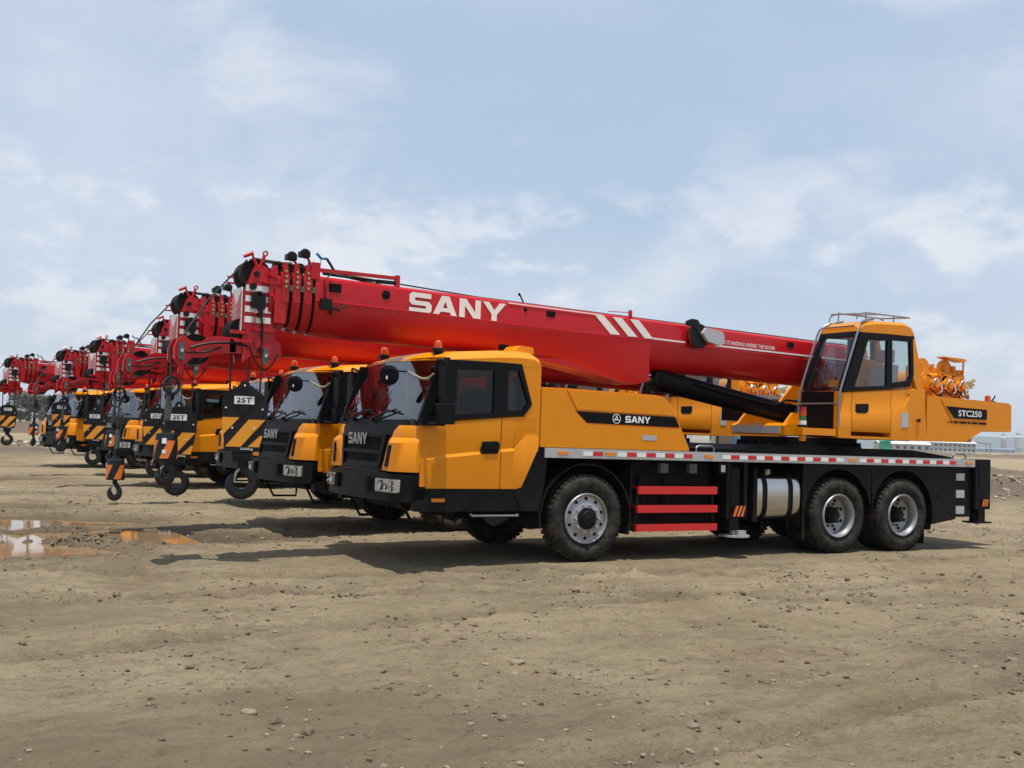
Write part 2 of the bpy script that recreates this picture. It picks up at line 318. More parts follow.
        m2=MB(); m2.box(-2.19,-2.03,-.27,-.09,1.64,1.865,.06,seg=5); B(F(m2),'wide_angle_mirror','plastic',a)
    fm=MB(); c=(-2.50,.56,2.20); fm.lathe([(0,-.03),(.09,-.03),(.118,-.012),(.122,.02),(.112,.035),(0,.04)],c,'x',28); fm.box(c[0]-.045,c[0]-.02,c[1]-.09,c[1]+.09,c[2]+.055,c[2]+.066,.004); fm.box(c[0]-.036,c[0]-.03,c[1]-.0,c[1]+.02,c[2]-.05,c[2]-.01,mi=1); fm.xf(Matrix.Translation(c)@Matrix.Rotation(R(42),4,'Z')@Matrix.Translation(tuple(-q for q in c))); fm=B(fm,'front_mirror',['plastic','white'],cab)
    ar=MB(); ar.tube([(c[0]+.04,c[1],c[2]),(-2.44,.46,2.25),(-2.34,.30,2.24)],.010,6,0); 
    ar.tube([(-2.36,.33,2.245),(-2.32,.25,2.20),(-2.26,.16,2.16),(-2.21,.08,2.16),(-2.17,.03,2.22)],[.014,.019,.016,.021,.012],7,1); B(ar,'mirror_bracket',['cable','wrap'],cab)
    # bumper
    bm=MB(); e=.035
    bm.patch([(1.075,e,2.5-e),(1.045,e,2.5-e),(.77,e,2.5-e),(.735,e+.02,2.48-e)],26,lambda y,z:xf(y,max(z,.7),-.0)+(.03 if z<.68 or z>1.06 else 0),.16)
    bm.box(-2.34,-.70,.035,.16,.635,.885,.02)            # sill under the doors, near
    bm.box(-2.34,-.70,2.34,2.465,.635,.885,.02)
    bm=B(bm,'bumper','black')
    for side in(0,1):
        def F(mb): return mb.flipy() if side else mb
        h=MB(); h.patch([(.99,.15,.57),(.98,.14,.58),(.85,.14,.58),(.84,.15,.57)],12,lambda y,z:xf(y,.9,-.012),.03); h=B(F(h),'headlight','hl',bm)
        l=MB()
        for (y,z,r_) in((.46,.915,.055),(.345,.905,.03),(.225,.948,.026),(.225,.882,.026)):
            l.lathe([(r_*1.12,0),(r_,-.012),(r_*.9,-.006)],(xf(y,.9,-.016),y,z),'x',20,mi=1,cap=False); l.lathe([(r_*.9,-.006),(r_*.6,.012),(r_*.3,.0),(0,-.006)],(xf(y,.9,-.018),y,z),'x',20,cap=False)
        l.patch([(.98,.28,.287),(.85,.28,.287)],1,lambda y,z:xf(y,.9,-.016),.01)
        B(F(l),'lens',['chrome','plastic'],h)
        s=MB(); s.box(-2.652,-2.60,.72,.80,.82,1.0,.01); B(F(s),'bumper_slot','under',bm)
        am=MB(); am.box(-2.14,-1.97,.028,.04,.745,.785,.006); B(F(am),'marker_lamp','amber',bm)
        rail=MB(); rail.tube([(-1.62,.05,.60),(-1.62,.0,.585),(-1.0,.0,.585),(-1.0,.05,.60)],.014,8); B(F(rail),'cab_step','tube',bm)
        tw=MB(); tw.tube([(-2.36,.42,.76),(-2.18,.42,.44),(-1.80,.42,.44),(-1.78,.42,.66)],.02,8); B(F(tw),'front_step','under',bm)
        fe=MB(); fe.prism([(-1.06,.89),(-.95,.92),(-.70,1.46),(-.61,1.40),(-.60,1.2),(-.63,.95),(-.70,.63),(-.95,.64)],.028,.20,bev=.012)
        for x,z in((-.86,1.02),(-.78,1.2),(-.70,1.36)): fe.cyl((x,.03,z),(x,.018,z),.018,seg=8)
        B(F(fe),'cab_fender','plastic',bm)
    # ---- engine cover ------------------------------------------------------
    ec=MB(); P=[(-.715,1.405),(-.715,2.14),(-.36,2.145),(1.04,2.125),(1.17,2.105),(1.27,2.04),(1.50,1.66),(1.615,1.44),(1.61,1.405)]
    ec.prism(P,.05,2.45,bev=.02)
    ec.prism([(-.33,2.125),(-.17,1.888),(1.355,1.868),(1.16,2.09),(1.04,2.11)],.036,.055,bev=.006)
    ec.prism([(-.71,1.412),(-.71,2.128),(-.385,2.132),(-.215,1.866),(-.03,1.71),(1.455,1.695),(1.585,1.45),(1.58,1.412)],.022,.055,bev=.010)
    ec=B(ec,'engine_cover','yellow')
    bd=MB(); bd.prism([(-.19,1.868),(1.365,1.85),(1.44,1.715),(-.02,1.728)],.038,.052); bd=B(bd,'name_band','black',ec)
    logo(.40,.085,(.555,.034,1.752),(1,0,0),(0,0,1),'white',bd)
    em=MB(); cx,cz=.42,1.795; em.lathe([(.062,-.002),(.062,.002),(.054,.002),(.054,-.002)],(cx,.034,cz),'y',28,closed=True)
    for k in range(3):
        a=R(90+120*k); p=lambda r_,t:(cx+r_*math.cos(a+t),cz+r_*math.sin(a+t)); em.prism([p(.052,0),p(.018,.9),p(.006,0),p(.018,-.9)],.032,.037)
    B(em,'emblem','white',bd)
    pl=MB(); pl.box(.82,1.05,.018,.024,1.535,1.60); B(pl,'maker_plate','alu',ec)
    # ---- chassis and deck --------------------------------------------------
    ch=MB()
    for y in(.82,1.54): ch.box(-1.9,7.3,y,y+.14,.80,1.28,.01)
    for x in(-1.4,-.6,.9,2.1,3.2,5.0,6.7): ch.box(x,x+.12,.9,1.6,.85,1.2)
    ch.box(-1.5,-.2,.75,1.75,.5,1.1,.08); ch.box(.8,2.1,.30,.75,.45,1.25,.04); ch.box(.9,2.0,1.7,2.2,.45,1.2,.04); ch.box(2.9,3.6,1.75,2.4,.5,1.1,.1)
    for x in(.95,1.35): ch.cyl((x,.22,1.08),(x,.22,.72),.09,seg=14)
    ch.cyl((.9,.28,.62),(2.0,.28,.62),.11,seg=16); ch.cyl((-.6,1.25,.72),(5.8,1.25,.62),.06)
    for x in(0,4.37,5.72): ch.cyl((x,.25,.54),(x,2.25,.54),.09); ch.lathe([(0,-.25),(.14,-.2),(.24,0),(.14,.2),(0,.25)],(x,1.25,.54),'y',16)
    for x in(-.25,.25): ch.box(x-.6,x+.6,.62,.70,.62,.68)
    ch.box(-2.2,-1.9,.7,1.8,.62,.78,.03)
    B(ch,'chassis_frame','under')
    dk=MB(); dk.box(-.60,7.30,.02,2.48,1.33,1.402,.0); dk.box(1.72,3.4,.12,2.38,1.402,1.46,.02); dk.prism([(2.9,1.402),(3.0,1.52),(6.3,1.52),(7.2,1.43),(7.25,1.402)],.35,2.15); B(dk,'deck','black')
    er=MB(); er.box(-.655,7.32,-.006,.018,1.285,1.405,.004); er=B(er,'deck_edge','alu')
    def seg(x0,n,first):
        tp=MB()
        for k in range(n): 
            tp.box(x0+k*.152,x0+k*.152+.142,-.012,-.003,1.318,1.372,mi=(k+first)%2)
        B(tp,'reflective_tape',['white','retred'],er)
    seg(-.10,2,0); seg(.42,8,0); seg(2.14,15,0); seg(4.74,14,0)
    for x in(-.47,.24,1.83,4.52,7.10): 
        l=MB(); l.box(x,x+.15,-.02,-.006,1.325,1.365,.008); B(l,'marker_lamp','amber',er)
    for x in(1.76,6.9):
        h=MB(); h.tube([(x,.08,1.405),(x,.08,1.46),(x+.04,.08,1.485),(x+.26,.08,1.485),(x+.30,.08,1.46),(x+.30,.08,1.405)],.014,8); B(h,'grab_handle','tube')
    # steps
    for z0,z1,x0,x1 in((.845,.945,.79,2.09),(.605,.70,.78,2.10),(.365,.455,.77,2.10)):
        s=MB(); s.box(x0,x1,.02,.065,z0,z1,.012); s.box(x0,x1,.065,.24,z1-.03,z1-.008); B(s,'side_step','redstep')
    s=MB(); s.prism([(.80,.97),(.84,.97),(.81,.36),(.76,.36)],.068,.10); s.prism([(2.03,.97),(2.07,.97),(2.08,.36),(2.04,.36)],.068,.10); s.box(.78,2.1,.2,.22,.36,1.28); B(s,'step_bracket','under')
    for x in(1.14,1.62):
        s=MB(); s.box(x,x+.12,.03,.1,1.12,1.24,.01); s.cyl((x+.06,.02,1.18),(x+.06,.05,1.18),.03,seg=10); B(s,'valve_box','greenish')
    # front wheel arch liner
    for side in(0,1):
        def F(mb): return mb.flipy() if side else mb
        wl=MB(); o=arc(0,.54,.69,190,-18,14); i=arc(0,.54,.665,190,-18,14); 
        wl.prism(o+i[::-1],.03,.6); B(F(wl),'wheel_arch','under')
        ml=MB(); ml.box(.67,.70,.05,.6,.42,1.2,.005); B(F(ml),'mud_flap','under')
    # fuel tank
    def sup(o): return [(.37+(.31+o)*math.copysign(abs(math.cos(t))**.55,math.cos(t)),.808+(.322+o)*math.copysign(abs(math.sin(t))**.55,math.sin(t))) for t in [2*PI*k/40 for k in range(40)]]
    ft=MB(); ft.prism(sup(0),2.84,3.64,axis='x',bev=.03,seg=3); ft=B(ft,'fuel_tank','tank',smooth=50)
    for x in(2.98,3.46):
        s=MB(); 
        for dx in(-.022,.022): s.tube([(x+dx,p[0],p[1]) for p in sup(.010)],.012,6,closed=True)
        s.cyl((x,.12,.47),(x,.12,.36),.012,seg=6); B(s,'tank_strap','cable',ft)
    s=MB(); s.cyl((3.18,.25,1.12),(3.18,.25,1.18),.05,seg=14); B(s,'filler_cap','brass',ft)
    s=MB(); s.box(2.76,2.83,.05,.7,.47,1.2,.02); B(s,'tank_bracket','under'); s=MB(); s.box(3.645,3.70,.1,.7,.4,1.25,.01); B(s,'tank_bracket','under')
    # outrigger jacks: front pair and rear pair
    def jack(x,w,side,rear):
        def F(mb): return mb.flipy() if side else mb
        j=MB(); y0=.0 if not rear else -.01
        if rear:
            j.box(x,x+w,y0,y0+.26,.62,1.41,.012); j.box(x+.08,x+w-.12,y0-.006,y0+.02,.9,1.34,.01); j.box(x+.12,x+w-.08,y0+.03,y0+.2,.42,.62,.02)
            j.box(x,x+w,y0+.2,2.3 if not side else .3,1.0,1.3)
        else:
            j.box(x,x+.05,y0,y0+.22,.52,1.29,.008); j.box(x+w-.06,x+w,y0,y0+.22,.52,1.29,.008); j.box(x,x+w,y0+.12,y0+.24,.52,1.29); j.box(x+.08,x+.24,y0+.02,y0+.12,.36,1.2,.02)
        j=B(F(j),'outrigger_jack','black')
        hx0,hx1,hz0,hz1=((x+w-.22,x+w-.06,.66,.79) if rear else (x+.10,x+w-.04,.54,.70))
        h=MB(); h.box(hx0,hx1,y0-.016,y0-.008,hz0,hz1,mi=0); n=3; ww=(hx1-hx0)
        for k in range(n):
            a=hx0+ww*(k/n)*.95; h.prism([(a,hz0+.01),(a+ww*.17,hz0+.01),(min(hx1,a+ww*.45),hz1-.01),(min(hx1-.02,a+ww*.28),hz1-.01)],y0-.022,y0-.017,mi=1)
        B(F(h),'hazard_panel',['black','stripeorange'],j)
        ft_=MB(); cx=x+w*.5
        if rear: ft_.box(cx-.16,cx+.2,y0-.02,y0+.26,.40,.425,.006); ft_.cyl((cx,y0+.12,.42),(cx,y0+.12,.55),.07,seg=14)
        else: ft_.cyl((cx+.05,y0+.1,.27),(cx+.05,y0+.1,.295),.21,seg=24); ft_.cyl((cx+.05,y0+.1,.295),(cx+.05,y0+.1,.42),.06,seg=14); ft_.box(cx+.0,cx+.14,y0-.04,y0+.02,.30,.36,.01)
        B(F(ft_),'jack_foot','alu' if not rear else 'under',j)
    for side in(0,1): jack(2.24,.36,side,0); jack(7.33,.36,side,1)
    wlamp=MB(); wlamp.box(2.10,2.22,.0,.08,1.12,1.26,.012,mi=0); wlamp.box(2.125,2.195,-.006,.01,1.145,1.235,.008,mi=1); B(wlamp,'side_lamp',['plastic','hl'])
    # rear skirts with wheel arches
    for side in(0,1):
        def F(mb): return mb.flipy() if side else mb
        s=MB(); A1=arc(4.37,.54,.67,192,12,18); A2=arc(5.72,.54,.67,168,-12,18)
        # split at the middle so that each outline stays simple
        s.prism([(3.66,1.284),(3.66,.22),(3.72,.20)]+[A1[0]]+A1+[(5.045,1.284)],.034,.055)
        s.prism([(5.045,1.284)]+A2+[(6.42,.40),(6.92,.47),(6.92,1.284)],.034,.055)
        for cx,(a0,a1) in((4.37,(200,42)),(5.72,(138,-20))): 
            o=arc(cx,.54,.69,a0,a1,14); i=arc(cx,.54,.672,a0,a1,14); s.prism(o+i[::-1],.056,.64)
        s.cyl((6.55,.035,.82),(6.55,.028,.82),.03,seg=12); s.box(6.5,6.6,.028,.036,.78,.87,.004)
        s=B(F(s),'rear_skirt','black')
        s=MB(); s.box(6.2,6.225,.05,.6,.10,.55,.004); B(F(s),'mud_flap','under')
        s=MB(); s.box(6.925,7.3,.06,.5,.5,1.28); s=B(F(s),'tail_panel','black')
        for z0,z1 in((1.07,1.18),(.80,.92),(.55,.67)):
            t=MB(); t.box(6.93,7.12,.03,.058,z0,z1,.004); B(F(t),'reflector_patch','grey',s)
    tail=MB(); tail.box(7.28,7.36,.26,2.24,.6,1.38,.02); B(tail,'tail_beam','black')
    # ---- wheels ------------------------------------------------------------
    def tyre(mb,x,y0,wd,sgn):
        pr=[(.335,.05),(.37,.015),(.43,0),(.49,.012),(.525,.045),(.538,.09),(.54,wd/2),(.538,wd-.09),(.525,wd-.045),(.49,wd-.012),(.43,wd),(.37,wd-.015),(.335,wd-.05),(.30,wd-.06),(.30,.06)]
        mb.lathe(pr,(x,y0,.54),'y',56,closed=True)
        n=46
        for k in range(n):
            a=2*PI*k/n
            for h0,h1,off in((.030,wd*.40,0),(wd*.60,wd-.030,.5),(wd*.43,wd*.57,.25)):
                t0=a+2*PI/n*off; dt=PI/n*.62
                vv=[]
                for (r_,hh) in((.528,h0),(.547,h0+.012),(.547,h1),(.528,h1)):
                    for t in(t0-dt,t0+dt): vv.append((x+r_*math.cos(t),y0+hh,.54+r_*math.sin(t)))
                mb._faces(vv,[(0,1,3,2),(2,3,5,4),(4,5,7,6),(0,2,4,6),(1,7,5,3)])
    def wheel(x,front,side):
        def F(mb): return mb.flipy() if side else mb
        t=MB(); tyre(t,x,.0,.29,1)
        if not front: tyre(t,x,.33,.29,1)
        t=B(F(t),'wheel','rubber',smooth=40)
        r=MB()
        if front:
            r.lathe([(.318,.07),(.318,.028),(.305,.015),(.292,.022),(.283,.05),(.27,.055),(.225,.045),(.17,.02),(.13,.018),(.13,.10),(.31,.12)],(x,0,.54),'y',48,cap=False)
            r=B(F(r),'rim','silver',t)
            for nm,nn,rad in(('hand_hole',10,.245),):
                h=MB()
                for k in range(nn):
                    a=2*PI*(k+.5)/nn; h.cyl((x+rad*math.cos(a),.041,.54+rad*math.sin(a)),(x+rad*math.cos(a),.060,.54+rad*math.sin(a)),.021,seg=10)
                B(F(h),'hand_hole','under',t)
            h=MB(); h.lathe([(0,-.055),(.035,-.055),(.04,-.04),(.085,-.035),(.10,-.01),(.135,.0),(.135,.03),(0,.03)],(x,0,.54),'y',28); B(F(h),'hub','under',t)
            h=MB()
            for k in range(10):
                a=2*PI*k/10; h.cyl((x+.172*math.cos(a),-.012,.54+.172*math.sin(a)),(x+.172*math.cos(a),.03,.54+.172*math.sin(a)),.017,seg=6)
            B(F(h),'wheel_nuts','alu',t)
        else:
            r.lathe([(.318,.07),(.318,.03),(.305,.012),(.290,.018),(.282,.045),(.272,.06),(.265,.17),(.24,.185),(.13,.20),(.13,.22),(.30,.22)],(x,0,.54),'y',48,cap=False)
            B(F(r),'rim','silver',t)
            h=MB(); h.lathe([(0,.06),(.06,.06),(.09,.09),(.11,.12),(.12,.198),(0,.198)],(x,0,.54),'y',24)
            for k in range(10):
                a=2*PI*k/10; h.cyl((x+.165*math.cos(a),.165,.54+.165*math.sin(a)),(x+.165*math.cos(a),.196,.54+.165*math.sin(a)),.016,seg=6)
            for k in range(8):
                a=2*PI*(k+.5)/8; h.cyl((x+.225*math.cos(a),.176,.54+.225*math.sin(a)),(x+.225*math.cos(a),.19,.54+.225*math.sin(a)),.026,seg=8)
            B(F(h),'hub','under',t)
    for side in(0,1): wheel(0,1,side); wheel(4.37,0,side); wheel(5.72,0,side)
    # ---- superstructure ----------------------------------------------------
    tt=MB(); tt.lathe([(.95,1.46),(.95,1.54),(.88,1.545),(.88,1.66),(0,1.66)],(4.75,1.25,0),'z',48)
    for k in range(48):
        a=2*PI*k/48; tt.box(4.75+.915*math.cos(a)-.018,4.75+.915*math.cos(a)+.018,1.25+.915*math.sin(a)-.018,1.25+.915*math.sin(a)+.018,1.54,1.60)
    B(tt,'turntable','under')
    tf=MB(); tf.prism([(3.90,1.68),(3.90,1.82),(3.97,1.86),(8.1,1.86),(8.1,1.68)],.66,1.84,bev=.015)
    for y in(.72,1.74):
        tf.prism([(3.93,1.82),(4.12,2.02),(4.3,2.02),(4.6,2.0),(5.1,2.5),(5.45,2.92),(5.85,2.92),(6.05,2.5),(6.3,1.8)],y,y+.05,bev=.006)
    tf.box(3.64,4.3,.04,.22,1.69,1.79,.012); tf.cyl((3.72,.12,1.60),(3.72,.12,1.78),.05,seg=12)
    tf=B(tf,'slewing_frame','yellow')
    s=MB(); s.box(3.872,3.89,.74,1.78,1.705,1.815,.006); B(s,'step_plate','grey',tf)
    s=MB(); s.box(4.2,5.9,1.95,2.42,1.9,2.27,.03,mi=1); s.box(4.15,5.95,1.93,2.44,2.27,2.33,.01); B(s,'oil_tank',['grey','black'],tf)
    s=MB()
    for k in range(9):
        y=.98+.05*(k%5); s.tube([(4.3+.05*k,y,1.9),(4.5+.05*k,y,2.14),(5.0+.03*k,y+.04,2.1),(5.2,y,1.9)],.018,6)
    B(s,'hydraulic_hose','cable',tf)
    sl=MB(); sl.cyl((3.72,.12,1.8),(3.72,.12,1.83),.075,seg=18,mi=3); sl.cyl((3.72,.12,1.83),(3.72,.12,1.89),.055,seg=18,mi=4)
    sl.cyl((3.72,.12,1.89),(3.72,.12,1.955),.05,seg=18,mi=2); sl.cyl((3.72,.12,1.955),(3.72,.12,2.02),.052,seg=18,mi=1); sl.cyl((3.72,.12,2.02),(3.72,.12,2.085),.05,seg=18,mi=0); sl.cyl((3.72,.12,2.085),(3.72,.12,2.10),.055,seg=18,mi=3)
    B(sl,'signal_lamp',['redlens','lens','green','plastic','white'])
    # luffing cylinder
    lc=MB(); lc.cyl((1.98,1.25,2.405),(4.86,1.25,1.965),.155,seg=28); lc.cyl((1.92,1.25,2.415),(2.08,1.25,2.39),.168,seg=28); lc.cyl((4.5,1.25,2.02),(4.62,1.25,2.0),.17,seg=28); lc.cyl((1.9,1.1,2.43),(1.9,1.4,2.43),.09,seg=18)
    lc.tube([(2.5,1.08,2.37),(3.4,1.07,2.22),(4.1,1.07,2.13),(4.3,1.05,2.22),(4.6,1.0,2.2)],.018,6); lc.cyl((4.8,.95,1.97),(4.8,1.55,1.97),.1,seg=18)
    lc=B(lc,'luffing_cylinder','black'); s=MB(); s.cyl((1.75,1.25,2.44),(1.95,1.25,2.41),.085,seg=24); B(s,'piston_rod','chrome',lc)
    # operator cab
    oc=MB(); X1=.82
    side_out=[(4.36,1.67),(4.355,2.33),(4.40,2.36),(6.16,2.5),(6.20,2.36),(6.255,1.67)]
    # lower panels near side, slab walls elsewhere
    ob=lambda x: 2.345+(x-4.42)*.085; oz=lambda x:2.0+(x-4.36)*.115
    ck=lambda x: oz(x) if x<=5.72 else oz(5.72)+(x-5.72)*1.25
    R1=[(lambda x:ob(x),.085),(lambda x:ob(x)-.025,.045),(lambda x:ob(x)-.06,.042),(lambda x:ck(x)+.03,.058),(lambda x:ck(x),.042),(lambda x:1.80,.045),(lambda x:1.665,.05)]
    oc.rows([4.36,4.61],R1,.12); oc.rows([5.452,5.72,5.85],R1,.12); oc.rows([5.85,6.19],[(lambda x:ob(5.85),.085),(lambda x:ob(5.85)-.025,.045),(lambda x:2.3,.042),(lambda x:1.665,.05)],.12)
    oc.box(4.37,6.2,X1-.04,X1,1.665,2.36,.01)
    for ya,yb in((.046,.12),(X1-.09,X1-.01)): oc.prism([(6.03,2.42),(5.90,2.66),(5.86,3.26),(5.935,3.26),(6.165,2.5),(6.245,1.67),(6.19,1.67),(6.15,2.42)],ya,yb,bev=.012)
    oc.prism([(6.17,2.46),(6.242,1.67),(6.19,1.67),(6.14,2.46)],.12,X1-.09)
    oc.box(4.40,6.22,.06,X1,1.665,1.70)
    # roof
    pr=[(4.73,3.25),(4.745,3.33),(4.84,3.40),(5.1,3.44),(5.72,3.465),(5.86,3.43),(5.92,3.36),(5.935,3.22),(5.8,3.21),(4.85,3.21)]
    st=[.046,.06,.10,.2,.43,.66,.76,.80,.82]; vs=[]; n=len(pr)
    for y in st:
        t=abs(y-.433)/.387; dz=.06*max(0,(t-.75)/.25)**2
        for x,z in pr: vs.append((x,y,z-(dz if z>3.3 else 0)))
    oc._faces(vs,[(k*n+j,k*n+(j+1)%n,(k+1)*n+(j+1)%n,(k+1)*n+j) for k in range(len(st)-1) for j in range(n)]+[tuple(range(n)),tuple(range((len(st)-1)*n,len(st)*n))])
    oc.box(4.352,4.385,.046,.14,1.67,2.33,.01)
    oc=B(oc,'operator_cab','yellow')
    d=MB(); d.rows([4.625,5.0,5.44],[(a,b_) if i<5 else (a,b_) for i,(a,b_) in enumerate(R1[:5])]+[(lambda x:1.80,.045),(lambda x:1.765,.055)],.12); d=B(d,'door','yellow',oc)
    s=MB(); s.prism([(4.70,2.06),(4.70,2.17),(4.95,2.185),(4.965,2.15),(4.95,2.07),(4.90,2.045),(4.73,2.04)],.038,.05,bev=.006); B(s,'door_handle','plastic',d)
    fr=MB()
    for (ya,yb,e) in((.036,.085,0),(X1-.05,X1+.005,.06)):
        fr.ring([(4.415,2.345),(4.76,3.235),(5.40,3.25),(5.40,2.43)],[(4.66-e*1.5,2.42),(4.93-e*1.5,3.13+e),(5.335,3.145+e),(5.335,2.47)],ya,yb)
        fr.ring([(5.40,2.43),(5.40,3.25),(5.89,3.25),(5.925,2.66),(5.84,2.48)],[(5.45,2.52),(5.44,3.16+e),(5.83,3.165+e),(5.86,2.67),(5.80,2.57)],ya,yb)
    fr.prism([(4.375,2.32),(4.43,2.32),(4.79,3.24),(4.735,3.24)],.05,.12,bev=.01); fr.prism([(4.375,2.32),(4.43,2.32),(4.79,3.24),(4.735,3.24)],X1-.08,X1-.002,bev=.01)
    fr.prism([(4.335,1.67),(4.34,2.34),(4.40,2.34),(4.40,1.67)],.14,X1-.04,bev=.01); fr.prism([(4.70,3.17),(4.735,3.25),(4.80,3.25),(4.77,3.17)],.1,X1-.05)
    B(fr,'window_frame','plastic',oc)
    for nm,pts in(('door_window',[(4.64,2.40),(4.92,3.15),(5.35,3.16),(5.35,2.46)]),('rear_side_window',[(5.44,2.5),(5.43,3.17),(5.84,3.17),(5.87,2.66),(5.80,2.55)])):
        for (ya,yb) in((.055,.06),(X1-.03,X1-.025)):
            s=MB(); s.prism(pts,ya,yb); B(s,nm,'opglass',oc)
    s=MB(); s.prism([(6.13,2.45),(5.93,3.24),(5.925,3.24),(6.125,2.45)],.12,X1-.09); B(s,'rear_window','opglass',oc)
    s=MB(); s.prism([(4.385,2.33),(4.725,3.20),(4.733,3.20),(4.393,2.33)],.11,X1-.07); B(s,'windshield','opglass',oc)
    s=MB(); s.tube([(4.36,.45,2.36),(4.40,.50,2.55),(4.47,.52,2.72)],.011,6); s.tube([(4.36,.43,2.36),(4.42,.40,2.58),(4.50,.42,2.8)],.009,6); s.tube([(4.40,.46,2.46),(4.52,.5,2.84)],.008,6); B(s,'wiper','cable',oc)
    s=MB(); s.box(5.15,5.6,.22,.64,1.95,2.12,.05,mi=0); s.prism([(5.55,2.05),(5.70,2.05),(5.80,2.8),(5.68,2.82)],.22,.64,bev=.04,mi=1); s.box(5.70,5.80,.3,.56,2.85,3.05,.03,mi=1); s.box(4.5,4.75,.15,.7,1.7,2.2,.04,mi=0); s.tube([(4.7,.43,2.2),(4.82,.43,2.38)],.02,6,mi=0); s.lathe([(.15,-.012),(.165,0),(.15,.012),(.135,0)],(4.84,.43,2.40),'z',20,mi=0,closed=True); s.box(5.0,5.3,.16,.22,2.1,2.35,.02,mi=1); s.tube([(5.05,.19,2.3),(5.02,.19,2.55)],.015,6,mi=0); B(s,'operator_seat',['seat','cream'],oc)
    s=MB(); s.box(5.66,5.82,.036,.044,1.86,2.08,.004); B(s,'notice_plate','grey',oc)
    s=MB(); s.box(4.50,4.60,.30,.40,2.42,2.52,.004); B(s,'sticker','stripeyellow',oc)
    s=MB(); s.box(6.03,6.06,.01,.04,1.95,2.0,.004); s.cyl((6.0,.03,1.97),(6.0,.0,1.97),.015,seg=8); B(s,'latch','black',oc)
    # guard rails of the operator cab
    for (ya,xo) in((.0,0),(.80,0)):
        g=MB(); g.tube([(4.30,ya,1.80),(4.31,ya,2.2),(4.33,ya,2.36),(4.66,ya,3.22),(4.70,ya,3.30),(4.78,ya+(.06 if ya<.4 else -.06),3.38),(4.98,ya+(.1 if ya<.4 else -.1),3.44),(5.1,ya+(.1 if ya<.4 else -.1),3.46)],.017,8); B(g,'guard_rail','tube',oc)
    g=MB(); g.tube([(4.305,.0,2.16),(4.305,.8,2.16)],.013,8); B(g,'guard_rail','tube',oc); g=MB(); g.tube([(4.70,.1,3.33),(4.70,.72,3.33)],.012,6); B(g,'guard_rail','tube',oc)
    g=MB()
    for z,ins in((3.50,.1),(3.57,.16)):
        pass
    rp=[(4.80,.16,3.44),(4.84,.16,3.52),(5.0,.16,3.55),(5.95,.16,3.55)]
    g.tube(rp,.011,8); g.tube([(4.80,.70,3.44),(4.84,.70,3.52),(5.0,.70,3.58),(5.9,.70,3.58),(5.98,.70,3.55),(5.98,.70,3.48)],.011,8)
    g.tube([(4.84,.16,3.52),(4.84,.70,3.55)],.012,6); g.tube([(5.3,.16,3.55),(5.3,.70,3.58)],.010,6); g.tube([(5.95,.16,3.55),(5.95,.70,3.58)],.012,6)
    for x,y in((5.0,.16),(5.6,.16),(5.0,.7),(5.6,.7)): g.cyl((x,y,3.42),(x,y,3.6 if y>.5 else 3.55),.012,seg=6)
    B(g,'roof_rail','tube',oc)
    # counterweight
    cw=MB(); cw.prism([(6.29,1.67),(6.29,2.365),(6.42,2.37),(8.25,2.335),(8.33,2.30),(8.33,1.885),(8.28,1.865),(7.62,1.865),(7.22,1.69),(7.12,1.67)],.085,2.415,bev=.03,seg=3)
    cw=B(cw,'counterweight','yellow')
    s=MB(); s.prism([(6.73,2.225),(7.70,2.205),(7.70,2.045),(6.93,2.045)],.072,.082); s=B(s,'model_band','black',cw)
    text('STC250',.56,.098,(7.0,.066,2.078),(1,0,0),(0,0,1),'white',s,bold=.02)
    s=MB(); x=6.78
    while x<7.68:
        w_=.012+.02*random.random(); s.box(x,x+w_,.078,.086,1.965,1.965+.03); x+=w_+.012+(.03 if random.random()<.18 else 0)
    B(s,'worn_caption','black',cw)
    s=MB(); s.tube([(6.60,.083,2.34),(6.86,.083,2.01),(7.72,.083,2.01)],.008,6); B(s,'pressed_edge','yellow',cw)
    s=MB(); s.lathe([(0,.13),(.03,.125),(.045,.11),(.05,.02),(0,.02)],(8.02,.3,2.33),'z',16); s.lathe([(.06,0),(.055,.025),(0,.03)],(8.02,.3,2.33),'z',16,mi=1); s.box(8.12,8.2,.28,.36,2.33,2.37,mi=1); s.tube([(8.12,.3,2.37),(8.18,.3,2.42),(8.2,.3,2.46)],.012,6,mi=1); B(s,'rear_beacon',['lens','plastic'],cw)
    # winch and its valves
    wn=MB(); wn.box(6.3,7.62,.48,.51,2.36,2.85,.006); wn.box(6.3,7.62,1.9,1.93,2.36,2.8,.006); wn.box(7.56,7.62,.48,1.93,2.36,2.62,.006)
    for x in(6.75,7.3): wn.cyl((x,.5,2.60),(x,1.92,2.60),.2,seg=28)
    for x in(6.62,7.15): wn.lathe([(.17,0),(.17,.04),(0,.04)],(x,.45,2.82),'y',24)
    for x in(6.45,6.95,7.42): wn.box(x,x+.05,.40,.52,2.36,2.80,.006)
    wn.box(6.32,7.5,.42,.50,2.74,2.79,.008); wn.box(6.32,7.55,.40,.5,2.37,2.43,.008)
    for x in(6.6,7.1): wn.cyl((x,.47,2.60),(x,.36,2.60),.15,seg=20); wn.cyl((x,.36,2.60),(x,.33,2.60),.10,seg=16)
    for x in(6.55,6.83,7.12,7.34): wn.cyl((x,.44,2.80),(x,.44,2.90),.035,seg=10)
    for x in(6.75,7.3): wn.lathe([(.26,0),(.26,.03),(.2,.03)],(x,.54,2.62),'y',28,cap=False); wn.lathe([(.26,0),(.26,.03),(.2,.03)],(x,1.8,2.62),'y',28,cap=False)
    wn=B(wn,'winch','yellow')
